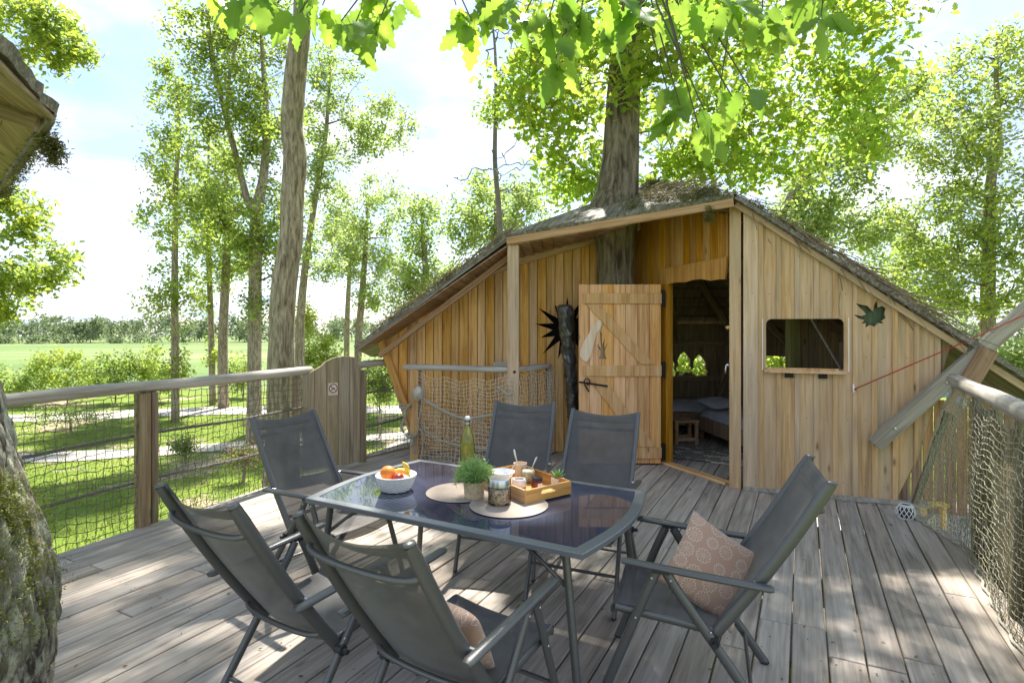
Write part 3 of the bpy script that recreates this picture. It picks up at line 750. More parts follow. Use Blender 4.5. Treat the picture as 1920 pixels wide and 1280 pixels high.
# inside the window: post, partition, stick
MB().beam((3.40, 6.75, 0), (3.40, 6.75, 2.2), .13, .12, (0, -1, 0)).build('inner_post', wood('greenish inner post', (.10, .095, .025), (.20, .18, .05), (.30, .27, .09), bmp=.2), hut)
for k in range(7): board('inner_board', rect(-.06, .06, 0, 2.0 - .12 * k), frame((3.54 + .123 * k, 6.80, 0), (1, 0, 0), (0, 0, 1)), .02, M_inner, hut)
MB().tube([(3.30, 6.2, 1.84), (3.70, 6.2, 1.16)], .012, 8).build('prop_stick', M_rail, hut)

# ------------------------------------------------------------------ moss, roots and dead stems on the roof
def tuft(n, pts, spread, lmin, lmax, wd, up=.6):
    "little blades around points"
    P0 = np.array(pts)[rng.integers(0, len(pts), n)] + rng.normal(0, 1, (n, 3)) * spread
    d = rng.normal(0, 1, (n, 3)) * np.array([1, 1, .5]); d[:, 2] += up; d /= np.linalg.norm(d, axis=1, keepdims=True)
    L = rng.uniform(lmin, lmax, (n, 1)); s = np.cross(d, rng.normal(0, 1, (n, 3))); s /= np.linalg.norm(s, axis=1, keepdims=True)
    V = np.stack([P0 - s * wd, P0 + s * wd, P0 + d * L + s * wd * .2], 1)
    return V.reshape(-1, 3)
def on_roof(a, b, t, h):
    A, B, T = RP[a], RP[b], RP['T']; p = A.lerp(B, t).lerp(T, h); nrm = (B - A).cross(T - A).normalized()
    return p + (nrm if nrm.z > 0 else -nrm) * .06
mp = []
for k in range(70):                                        # on the left slope and its edge
    mp.append(on_roof('L', 'P', random.betavariate(2, 2) * .85, abs(random.gauss(0, .07))))
for k in range(80): mp.append(on_roof('P', 'Q', random.uniform(.55, 1), random.uniform(.05, .9)))
for k in range(26): mp.append(on_roof('P', 'Q', random.uniform(.80, .98), random.uniform(-.02, .25)))
for k in range(90): mp.append(on_roof('Q', 'R', random.betavariate(1.2, 2) * .75, random.uniform(0, .35)))
V = tuft(15000, mp, np.array([.05, .05, .022]), .012, .045, .005)
hang = [RP['P'].lerp(RP['Q'], .90) + Vector((random.gauss(0, .025), -.03, -random.uniform(0, .2))) for _ in range(22)]
V = np.concatenate([V, tuft(500, hang, .016, .015, .04, .004, 0)])
o = objm('moss', mesh_np('moss', V, np.arange(len(V)).reshape(-1, 3), M_moss), hut); o['kind'] = 'stuff'
P0 = []; P1 = []; r0 = []
def stems(a, b, n, t0, t1, h0, h1, along, lmax, lift=.03):
    for _ in range(n):
        t, h = random.uniform(t0, t1), random.uniform(h0, h1); p = on_roof(a, b, t, h) + Vector((0, 0, random.uniform(0, lift)))
        d = (RP[b] - RP[a]).normalized() * along + Vector((random.gauss(0, .25), random.gauss(0, .25), random.gauss(0, .12)))
        d.normalize(); L = random.uniform(.2, lmax); r = random.uniform(.002, .0055)
        for q in range(5):
            p2 = p + d * L / 5; P0.append(p); P1.append(p2); r0.append(r); p = p2
            d = (d + Vector((random.gauss(0, .12), random.gauss(0, .12), random.gauss(0, .10)))).normalized()
stems('Q', 'R', 300, .0, .62, -.03, .22, 1, .7, .025)
stems('P', 'Q', 110, .55, 1, .15, .7, .8, .4, .0)
stems('P', 'Q', 50, .68, .95, .05, .2, .3, .3, .05)
stems('L', 'P', 110, .12, .95, -.02, .06, 1, .5, .02)
V, F = segs(P0, P1, r0, r0, 4)
o = objm('dry_stems', mesh_np('dry_stems', V, F, M_straw), hut); o['kind'] = 'stuff'
# ------------------------------------------------------------------ the door
DY = 6.93; dx0, dx1 = .822, 1.858
MD = frame((dx0, DY, .02), (1, 0, 0), (0, 0, 1))
def dd(cx_, cy_):
    "door coordinates of a point of the 3.2x close-up that starts at (980, 500)"
    p = P(980 + cx_ / 3.2, 500 + cy_ / 3.2, DY); return p.x - dx0, p.z - .02
dm = MB()
def slab(pol, z0, th):
    v, f = prism(pol, th, .003); dm.add([MD @ (Vector(p) + Vector((0, 0, z0))) for p in v], f)
def r2(c0, c1): (ax, az), (bx, bz) = dd(*c0), dd(*c1); return rect(ax, bx, bz, az)
slab(r2((362, 160), (828, 222)), .026, .024); slab(r2((362, 590), (828, 655)), .026, .024); slab(r2((362, 1080), (828, 1145)), .026, .024)
slab([dd(705, 583), dd(785, 583), dd(450, 226), dd(378, 226)], .026, .020); slab([dd(705, 1078), dd(795, 1078), dd(475, 658), dd(385, 658)], .026, .020)
door = dm.build('door', M_ledge, hut, MD); door['label'] = 'open pine plank door with ledges and diagonal braces'
bx = [335, 400, 473, 545, 615, 688, 760, 828]; db = []
for a, b in zip(bx, bx[1:]):
    u0, u1 = dd(a, 0)[0] + .002, dd(b, 0)[0] - .002; um = (u0 + u1) / 2
    db.append(board('door_board', rect(u0 - um, u1 - um, 0, 2.215), MD @ Matrix.Translation((um, 0, 0)), .025, M_door, door, .003))
tr_ = [dd(*p) for p in ((455, 552), (505, 552), (492, 530), (490, 500), (500, 478), (508, 448), (496, 478), (487, 488), (487, 455), (492, 425), (482, 452), (477, 470), (471, 430), (472, 405), (462, 372), (463, 410), (464, 440), (468, 490), (446, 464), (453, 484), (466, 508), (464, 530))]
cut([o for o in db[:4]], tr_[::-1], MD)
board('cutout_backing', rect(dd(440, 0)[0], dd(515, 0)[0], dd(0, 560)[1], dd(0, 365)[1]), MD @ Matrix.Translation((0, 0, -.012)), .008, M_inner, door)
pd = [dd(*p) for p in ((355, 560), (342, 535), (343, 500), (360, 455), (395, 400), (402, 380), (440, 325), (455, 317), (470, 325), (473, 345), (455, 385), (438, 400), (432, 430), (418, 490), (400, 545), (380, 570))]
board('paddle', pd[::-1] if False else pd, MD @ Matrix.Translation((0, 0, .030)), .016, wood('pale paddle wood', (.62, .42, .26), (.76, .56, .37), (.82, .65, .47), var=.05, bmp=.1), door, .003)
for cy in (190, 617, 1105):
    hx, hz_ = dd(838, cy); hb = MB().box(MD @ Vector((hx, hz_, .03)), (.05, .02, .2)); hb.tube([MD @ Vector((hx, hz_ - .1, .045)), MD @ Vector((hx, hz_ + .1, .045))], .011, 8); hb.build('hinge', M_iron, door)
lb = MB().beam(MD @ Vector((*dd(335, 688), .06)), MD @ Vector((*dd(505, 713), .06)), .012, .022)
lb.tube([MD @ Vector((*dd(*p), .06)) for p in ((362, 690), (375, 668), (395, 672), (400, 700), (382, 705))], .008, 6); lb.tube([MD @ Vector((*dd(*p), .055)) for p in ((368, 700), (380, 725), (395, 745))], .009, 6); lb.build('latch', M_iron, door)
# bundle wrapped in black plastic standing between the wall and the door
bm_ = []; nn, mm = 20, 90
for i in range(mm + 1):
    z = .02 + 1.98 * i / mm; q = z / 2
    r = .075 + .035 * min(1, max(0, (z - .9) / 1.0)) - (.03 if i == mm else 0)
    c = Vector((.86 - .16 * q, 7.42 - .05 * q, z))
    for k in range(nn):
        a = 2 * math.pi * k / nn; p = Vector((math.cos(a), math.sin(a), 0))
        bm_.append(c + p * (r + .022 * mnoise.noise(Vector((p.x * 2.3, p.y * 2.3, z * 9))) + .014 * mnoise.noise(Vector((p.x * 6, p.y * 6, z * 22)))))
fb = [(i * nn + k, i * nn + (k + 1) % nn, (i + 1) * nn + (k + 1) % nn, (i + 1) * nn + k) for i in range(mm) for k in range(nn)] + [tuple(range(mm * nn, (mm + 1) * nn)), tuple(range(nn - 1, -1, -1))]
bo = Vector((.86, 7.42, 0))
M_foil, _t, _b = newmat('black plastic foil'); _b.inputs['Base Color'].default_value = (.012, .014, .012, 1); _b.inputs['Roughness'].default_value = .12; _b.inputs['Coat Weight'].default_value = 1; _b.inputs['Specular IOR Level'].default_value = 1
bump(_t, _b, noise(_t, objcoord(_t, (18, 18, 9)), 1.0, 6, .7, 1.5), .9, .03)
tag(objm('wrapped_bundle', mesh('wrapped_bundle', [p - bo for p in bm_], fb, M_foil, True), None, Matrix.Translation(bo)), 'tall bundle wrapped in crinkled black plastic leaning beside the open door', 'bundle')

# ================================================================== nets, rails and ropes
def net(name, fn, nu, nv, r, mat, parent, jit=.006, wob=.0, kind='stuff'):
    U, V_ = np.meshgrid(np.linspace(0, 1, nu + 1), np.linspace(0, 1, nv + 1), indexing='ij')
    Pn = np.array([fn(a, b) for a, b in zip(U.ravel(), V_.ravel())]).reshape(nu + 1, nv + 1, 3)
    Pn = Pn + rng.normal(0, jit, Pn.shape)
    if wob: Pn[:, :, 2] += wob * np.where((np.arange(nu + 1)[:, None] + np.arange(nv + 1)[None]) % 2, 1, -1)
    A0 = [Pn[:-1].reshape(-1, 3), Pn[:, :-1].reshape(-1, 3)]; A1 = [Pn[1:].reshape(-1, 3), Pn[:, 1:].reshape(-1, 3)]
    P0, P1 = np.concatenate(A0), np.concatenate(A1)
    mid = (P0 + P1) / 2 + rng.normal(0, jit * .5, P0.shape); mid[:, 2] -= .002
    V, F = segs(np.concatenate([P0, mid]), np.concatenate([mid, P1]), r, r, 4)
    # knots
    K = Pn.reshape(-1, 3); kv = np.array([(1, 0, 0), (-1, 0, 0), (0, 1, 0), (0, -1, 0), (0, 0, 1), (0, 0, -1)]) * r * 2.0
    kf = np.array([(0, 2, 4, 4), (2, 1, 4, 4), (1, 3, 4, 4), (3, 0, 4, 4), (2, 0, 5, 5), (1, 2, 5, 5), (3, 1, 5, 5), (0, 3, 5, 5)])[:, :3]
    KV = (K[:, None] + kv[None]).reshape(-1, 3); KF = (kf[None] + (np.arange(len(K)) * 6)[:, None, None]).reshape(-1, 3)
    me = bpy.data.meshes.new(name)
    allv = np.concatenate([V, KV]); faces = [tuple(q) for q in F.tolist()] + [tuple(q) for q in (KF + len(V)).tolist()]
    me.from_pydata(allv.tolist(), [], faces); me.materials.append(mat)
    o = objm(name, me, parent)
    if kind: o['kind'] = kind
    return o
def rope(pts, r, name, mat, parent, twist=55, n=None):
    "three-strand rope"
    pts = [Vector(p) for p in pts]; L = sum((b - a).length for a, b in zip(pts, pts[1:])); n = n or max(12, int(L / .012)); 
    c = [Vector(p) for p in spline(pts, max(2, n // (len(pts) - 1)))]; mb = MB()
    for st in range(3):
        path_ = []; s_ = 0
        for i, p in enumerate(c):
            t = (c[min(i + 1, len(c) - 1)] - c[max(i - 1, 0)]).normalized(); a = t.orthogonal().normalized() if abs(t.z) > .9 else t.cross(Vector((0, 0, 1))).normalized(); b = t.cross(a)
            if i: s_ += (p - c[i - 1]).length
            q = s_ * twist * .022 / r + st * 2.094
            path_.append(p + (a * math.cos(q) + b * math.sin(q)) * r * .5)
        mb.tube(path_, r * .62, 6)
    return mb.build(name, mat, parent, smooth=True)
def log(name, a, b, r, mat, parent, n=14, bow=.006):
    a, b = Vector(a), Vector(b); L = (b - a).length; M = frame(a, (b - a).orthogonal(), b - a)
    mb = MB(); m_ = max(8, int(L / .12)); pts = []; rr = []
    for i in range(m_ + 1):
        t = i / m_; pts.append(Vector((bow * math.sin(3.1 * t * L), L * t, bow * math.sin(2.3 * t * L + 1)))); rr.append(r * (1 + .03 * math.sin(5 * t * L)) * (.9 if i in (0, m_) else 1))
    mb.tube(pts, rr, n); o = mb.build(name, mat, parent, M, True, local=True); sm(o, 50); return o

# left fence
lf0, lf1 = Vector((-4.55, 1.69, 0)), Vector((-2.45, 6.49, 0)); lfd = (lf1 - lf0).normalized()
def lfp(y): return lf0 + lfd * ((y - lf0.y) / lfd.y)
fence = empty('netted_fence', lfp(4.79), 0, 'netted fence of round log rail and rope beside the lawn', 'fence')
log('rail', lfp(1.9) + Vector((0, 0, 1.175)), lfp(6.62) + Vector((0, 0, 1.195)), .05, M_rail, fence)
for y in (4.79, 2.35):
    p = lfp(y); MB().beam(p + Vector((.02, 0, -.35)), p + Vector((.02, 0, 1.135)), .10, .085, (lfd.x, lfd.y, 0)).build('post', M_post, fence)
    p = lfp(y + .09); MB().beam(p + Vector((.02, 0, -.35)), p + Vector((.02, 0, 1.135)), .05, .06, (lfd.x, lfd.y, 0)).build('post', M_post, fence)
def nf(u, v):
    p = lfp(2.3 + u * (6.45 - 2.3)); z = 1.13 - v * 1.15
    return (p.x + .015 * math.sin(u * 40) * v + .03, p.y, z + .012 * math.sin(u * 23 + v * 5))
net('net', nf, 68, 18, .0033, M_cord_d, fence, .0055, .005)
for z in (.77, .37): rope([lfp(2.3) + Vector((0, 0, z)), lfp(3.6) + Vector((.0, 0, z - .015)), lfp(4.79) + Vector((-.05, 0, z)), lfp(5.7) + Vector((0, 0, z - .012)), lfp(6.5) + Vector((0, 0, z))], .014, 'rope', M_ropedark, fence)

# gate
gL, gR = Vector((-2.445, 6.50, 0)), Vector((-1.915, 6.99, 0)); gd = (gR - gL).normalized(); gw = (gR - gL).length
gate = empty('garden_gate', gL.lerp(gR, .5), 0, 'tan board gate with wavy top and a no smoking sign', 'gate')
MG = frame((gL.x, gL.y, .03), gd, (0, 0, 1))
gu = [0, .195, .40, .60, .81, 1.0]; gt = [1.15, 1.20, 1.30, 1.345, 1.345, 1.22]
for k in range(5):
    u0, u1 = gu[k] * gw + .004, gu[k + 1] * gw - .004; um = (u0 + u1) / 2
    top = [(u1 - um, gt[k + 1] - .03), (u0 - um, gt[k] - .03)]
    if k == 4: top = [(u1 - um, 1.14), (u1 - um - .012, 1.22), (u1 - um - .035, 1.275), (u1 - um - .07, 1.305), (u0 - um, 1.315)]
    elif k < 2: top = [(u1 - um, gt[k + 1] - .03), (0, (gt[k] + gt[k + 1]) / 2 - .04), (u0 - um, gt[k] - .03)]
    else: top = [(u1 - um, gt[k + 1] - .03), (0, (gt[k] + gt[k + 1]) / 2 - .022), (u0 - um, gt[k] - .03)]
    board('gate_board', [(u0 - um, 0), (u1 - um, 0)] + top, MG @ Matrix.Translation((um, 0, 0)), .025, M_gate, gate, .003)
for z in (.2, .95): board('gate_ledge', rect(.02, gw - .02, z, z + .10), MG @ Matrix.Translation((0, 0, -.028)), .026, M_gate, gate)
board('latch_plate', rect(.02, .055, .60, .74), MG @ Matrix.Translation((0, 0, .026)), .012, M_post, gate)
for p_, nm in ((gL - gd * .08, 'gate_post'), (gR + gd * .05, 'gate_post')):
    MB().beam(p_ + Vector((-.03, .06, -.4)), p_ + Vector((-.03, .06, 1.16)), .09, .09, (gd.x, gd.y, 0)).build(nm, M_post, gate)
# the sign
sx, sz = gw * .505, .93
sg = empty('no_smoking_sign', MG @ Vector((sx, sz, .03)), 0, 'small square no smoking sign screwed to the gate', 'sign')
MS = MG @ Matrix.Translation((sx, sz, .027))
board('sign_plate', rect(-.062, .062, -.075, .075), MS, .006, plain('cream enamel', (.62, .50, .36), .4), sg, .0015)
def ringm(r0_, r1_, z, n=40):
    v = [(r * math.cos(2 * math.pi * k / n), r * math.sin(2 * math.pi * k / n) + .008, z) for r in (r0_, r1_) for k in range(n)]
    return v, [(k, (k + 1) % n, n + (k + 1) % n, n + k) for k in range(n)]
v, f = ringm(.043, .055, .0075); v2, f2 = ringm(0, .044, .0072)
objm('sign_disc', mesh('sign_disc', v2, f2, plain('pale enamel', (.72, .66, .58), .4)), sg, MS)
rd = plain('dark red enamel', (.20, .018, .015), .4)
m1 = MB().add(v, f); m1.build('sign_ring', rd, sg, MS, local=True)
m2 = MB(); R45 = Matrix.Rotation(R(-38), 4, 'Z'); m2.box((0, .008, .0076), (.088, .009, .0012), R45); m2.build('sign_bar', rd, sg, MS, local=True)
m3 = MB(); Rc = Matrix.Rotation(R(28), 4, 'Z'); m3.box((-.002, .0, .0082), (.062, .012, .001), Rc)
m3.tube([(-.022, .006, .0082), (-.028, .018, .0082), (-.016, .026, .0082), (-.02, .036, .0082)], .0022, 4); m3.tube([(-.008, .012, .0082), (.0, .022, .0082), (-.004, .034, .0082)], .0022, 4)
m3.build('cigarette_mark', M_black, sg, MS, local=True)

# little netted railing between the gate and the house
r2_ = empty('short_railing', (-1.75, 7.5, 0), 0, 'short netted log railing between the gate and the house', 'railing')
log('rail', (-2.02, 7.02, 1.215), (-1.58, 7.98, 1.225), .045, M_rail, r2_)
def nf2(u, v):
    return (-1.965 + u * .53 + .01, 7.20 + u * .72, 1.18 - v * 1.17 + .02 * math.sin(u * 6) * v)
net('net', nf2, 13, 17, .0033, M_cord_d, r2_, .007, .006)
for z, q in ((.86, .03), (.42, .05)): rope([(-1.98, 7.17, z - .02), (-1.7, 7.55, z), (-1.38, 7.98, z + q)], .013, 'rope', M_ropedark, r2_)
MB().beam((-2.0, 7.16, .0), (-1.42, 7.94, .0), .03, .03).build('bottom_rail', M_post, r2_)

# stair well enclosure in front of the star wall
sw = empty('stairwell_railing', (-.5, 7.0, 0), 0, 'beige netted railing with driftwood and rope knots before the star wall', 'railing')
log('rail', (-1.40, 7.20, 1.195), (-.05, 6.86, 1.18), .038, M_rail, sw)
MB().beam((-1.255, 7.19, 0), (-1.255, 7.19, 1.165), .105, .095, (0, -1, 0)).build('post', M_gold, sw)
MB().beam((-1.20, 7.24, 0), (-1.20, 7.24, 1.165), .05, .05, (0, -1, 0)).build('post', M_beam, sw)
c_ = spline([(.05, 6.90), (.2, 7.12), (.37, 7.36), (.50, 7.53)], 5)
dv_ = Vector((.45, .66, 0)).normalized(); pv_ = Vector((dv_.y, -dv_.x, 0))
M_ = frame((.05, 6.88, 1.165), pv_, dv_)
board('rail_plank', [(-.03, -.02), (.05, -.02), (.085, .3), (.085, .66), (.06, .76), (-.02, .80), (-.07, .78), (-.06, .4)], M_, .05, M_rail, sw, .012)
log('wall_log', (-.25, 7.50, 1.215), (.1, 7.50, 1.20), .035, M_rail, sw)
MB().beam((.50, 7.50, 0), (.50, 7.50, 1.16), .05, .05).build('post', M_rail, sw)
def nf3(u, v):
    a = Vector((-1.20, 7.15, 0)).lerp(Vector((.03, 6.80, 0)), u)
    sag = .05 * abs(math.sin(u * math.pi * 3.3)) * (1 - v) + .07 * math.sin(u * math.pi) * (1 - v * .6)
    z = 1.14 - sag - v * (1.12 - sag)
    return (a.x, a.y - .05 * math.sin(v * 3.1) * math.sin(u * 7 + 1) * .6 - .03 * v, z)
net('net', nf3, 25, 21, .0030, M_cord_l, sw, .006)
def nf4(u, v):
    a = Vector((.08, 6.80, 0)).lerp(Vector((.58, 7.50, 0)), u); z = 1.15 - .045 * abs(math.sin(u * math.pi * 3)) * (1 - v) - v * 1.12
    return (a.x + .02 * math.sin(v * 5), a.y, z)
net('net', nf4, 16, 21, .0030, M_cord_l, sw, .006)
def nf5(u, v): return (-1.16 + .95 * u, 7.30 - .05 * u, .62 - v * .6 - .18 * u * (1 - v))
net('net', nf5, 20, 13, .003, M_cord_l, sw, .016)
rope([(-1.17, 7.08, .83), (-.95, 7.02, .70), (-.62, 6.93, .58), (-.3, 6.86, .62), (-.05, 6.78, .70), (.12, 6.84, .75)], .018, 'rope', M_rope, sw)
rope([(-1.17, 7.10, .42), (-.9, 7.05, .28), (-.6, 6.95, .22), (-.2, 6.86, .2)], .014, 'rope', M_rope, sw)
rope([(.0, 6.74, .88), (-.06, 6.72, .90), (-.16, 6.76, .97)], .016, 'rope', M_rope, sw)
def knot(c, s, lab, tail):
    c = Vector(c); pts = [c + Vector((s * (math.sin(t) + .7 * math.sin(2 * t)) * .45, s * .35 * math.sin(3 * t), s * (math.cos(t) - .9 * math.cos(2 * t)) * .55)) for t in np.linspace(0, 6.28, 14)]
    return rope(pts + [c + Vector(q) for q in tail], .016, 'rope_knot', M_rope, sw)
knot((-1.36, 7.10, .66), .10, '', ((-.01, 0, -.12), (-.05, 0, -.22), (-.02, .02, -.30)))
knot((-1.27, 7.08, .30), .095, '', ((.02, 0, -.10), (.03, .02, -.2)))
v_ = []; nn, mm = 12, 9
for i in range(mm + 1):
    a = math.pi * i / mm
    for k in range(nn):
        q = 2 * math.pi * k / nn; p = Vector((math.sin(a) * math.cos(q), math.sin(a) * math.sin(q), math.cos(a))); p *= 1 + .25 * mnoise.noise(p * 1.7 + Vector((3, 1, 0)))
        v_.append(Vector((-1.19, 7.07, .86)) + Vector((p.x * .075, p.y * .06, p.z * .10)))
objm('driftwood_knob', mesh('driftwood_knob', v_, [(i * nn + k, i * nn + (k + 1) % nn, (i + 1) * nn + (k + 1) % nn, (i + 1) * nn + k) for i in range(mm) for k in range(nn)], M_rail, True), sw)
rope([(-1.15, 7.07, 1.12), (-1.13, 7.04, .9), (-1.16, 7.05, .62), (-1.19, 7.05, .45), (-1.14, 7.05, .38), (-1.13, 7.05, .2), (-1.16, 7.05, .03)], .009, 'rope', M_rope, sw)

# right fence
rf = empty('leaning_net_fence', (3.4, 4.2, 0), 0, 'net hung from a thick log rail beside the window wall', 'fence')
RT = [Vector((3.95, 4.99, 1.235)), Vector((3.556, 4.31, 1.235)), Vector((2.80, 3.02, 1.23)), Vector((2.2, 2.0, 1.23))]
RBt = [Vector((3.62, 5.02, .0)), Vector((3.50, 4.29, 0)), Vector((2.80, 3.14, 0)), Vector((2.22, 2.0, 0))]
log('rail', RT[0], RT[3], .056, M_rail, rf, 18)
def rl(tab, t):
    k = min(2, int(t)); return tab[k].lerp(tab[k + 1], t - k)
for t, dp in ((1.0, .045), (1.83, .045)):
    a, b = rl(RBt, t), rl(RT, t); MB().beam(a + Vector((.05, -.02, -.5)), b + Vector((.03, -.01, -.04)), .055, .075, (.5, .86, 0)).build('post', M_fencegreen, rf)
def nf6(u, v):
    t = u * 2.95; a, b = rl(RT, t), rl(RBt, t)
    p = b.lerp(a, 1 - v); w_ = 1 if t < 1 else .6
    sag = .035 * abs(math.sin(t * math.pi * 2.6)) * (1 - v) * (.6 if t > .15 else .2) + .014 * math.sin(t * 15 + v * 3) 
    return (p.x - .03 - .035 * math.sin(v * math.pi) * w_, p.y - .02 + .02 * math.sin(t * 9 + v * 4), p.z - .05 * (1 - v) - sag)
net('net', nf6, 84, 28, .0021, M_cord_m, rf, .005)
eb = [rl(RBt, q * .06) + Vector((-.03 + .012 * math.sin(q * 2.1), -.01, .012)) for q in range(50)]
rope(eb, .010, 'edge_rope', M_rope, rf, n=150)
for k in range(15):                                   # upright boards outside the net
    t = 1.06 + k * .125; a, b = rl(RBt, t), rl(RT, t)
    if abs(t - 1.83) < .05: continue
    d = rl(RT, min(t + .05, 2.99)) - rl(RT, t - .05); d.z = 0
    M = frame((a.x + .10, a.y - .02, -.9), -d, (0, 0, 1)); wdt = .145
    board('fence_board', rect(-wdt / 2, wdt / 2 - random.uniform(.0, .02), 0, 1.98 + random.uniform(-.06, .05)), M, .022, M_fencegreen, rf)
MB().ball((3.72, 4.62, 1.08), .05, 12, 7, (1, .5, 1.2)).build('knot_block', M_rail, rf, smooth=True)
# second timber behind the brace
MB().beam(P(1782, 775, 5.12), P(1853, 655, 5.05), .15, .06, (-.34, -.94, 0)).build('corner_timber', M_soffit, hut)
MB().beam((3.80, 5.30, -.05), (4.26, 5.14, 1.60), .05, .06, (-.34, -.94, 0)).build('corner_timber', M_fencegreen, hut)

# the grey diagonal brace and the red line
br = empty('timber_brace', (3.33, 4.98, .5), 0, 'grey square timber bolted diagonally across the window wall corner', 'brace')
ba, bb = MR @ Vector((1.17, .57, .10)), MR @ Vector((2.75, 2.30, .10))
MB().beam(ba, bb, .13, .10, (-.34, -.94, 0), .006).build('timber', M_brace, br)
for q in (.10, .36):
    p = ba.lerp(bb, q) + Vector((-.34, -.94, 0)) * .052; MB().ball(p, .016, 10, 5, (1, .45, 1)).build('bolt', M_bolt, br, smooth=True)
cs = on_r(1597, 728); cp = MR @ Vector((cs[0], cs[1], .035))
cl = empty('line_cleat', cp, 0, 'tiny white cleat screwed to the window wall', 'cleat')
MB().tube([cp + Vector((0, -.01, -.05)), cp + Vector((0, -.02, -.02)), cp + Vector((0, -.02, .02)), cp + Vector((0, -.01, .05))], [.006, .010, .010, .006], 8).build('cleat_body', M_white, cl, smooth=True)
e_ = MR @ Vector((2.66, 2.03, .26)); e2_ = MR @ Vector((2.68, 2.24, .16))
rl_ = MB().tube([cp + Vector((0, -.03, 0)), cp.lerp(e_, .5) + Vector((0, 0, -.015)), e_, e2_], .0052, 6)
o = rl_.build('red_line', plain('red cord', (.42, .03, .03), .7), None, Matrix.Translation(cp), smooth=True)
tag(o, 'thin red cord stretched from the white cleat past the diagonal timber', 'cord')
MB().ball(cp + Vector((.01, -.03, 0)), .013).build('red_knot', bpy.data.materials['red cord'], o, smooth=True)

# stub of pale branch under the roof edge by the leaf
c0 = on_r(1657, 564); c1 = on_r(1712, 571)
# ================================================================== folding chairs
def slingmat():
    m, t, b = newmat('grey woven sling'); o = t.nodes['Material Output']
    c = N(t, 'ShaderNodeTexCoord').outputs['Object']
    mp = N(t, 'ShaderNodeMapping'); mp.inputs['Scale'].default_value = (520, 520, 520); t.links.new(c, mp.inputs[0])
    ck = N(t, 'ShaderNodeTexChecker'); ck.inputs['Scale'].default_value = 1; t.links.new(mp.outputs[0], ck.inputs[0])
    n1 = noise(t, c, 9, 3); col = ramp(t, n1, [(.3, (.066, .062, .058)), (.7, (.098, .092, .087))])
    t.links.new(col, b.inputs['Base Color']); b.inputs['Roughness'].default_value = .62; b.inputs['Specular IOR Level'].default_value = .4
    b.inputs['Sheen Weight'].default_value = .15
    bump(t, b, ck.outputs['Fac'], .15, .001)
    tr = N(t, 'ShaderNodeBsdfTransparent'); mx = N(t, 'ShaderNodeMixShader'); mx.inputs[0].default_value = .09
    t.links.new(b.outputs[0], mx.inputs[1]); t.links.new(tr.outputs[0], mx.inputs[2]); t.links.new(mx.outputs[0], o.inputs[0]); return m
M_sling = slingmat()
def arc(a, b, n, bow, axis):
    a, b = Vector(a), Vector(b); return [a.lerp(b, k / n) + Vector(axis) * bow * math.sin(math.pi * k / n) for k in range(n + 1)]
def back_pt(t):
    "point on the back rail, 0 at the pivot, 1 at the top"
    y = -.165 - .465 * t - .012 * math.sin(math.pi * t); z = .355 + .715 * t - .010 * math.sin(math.pi * t); return y, z
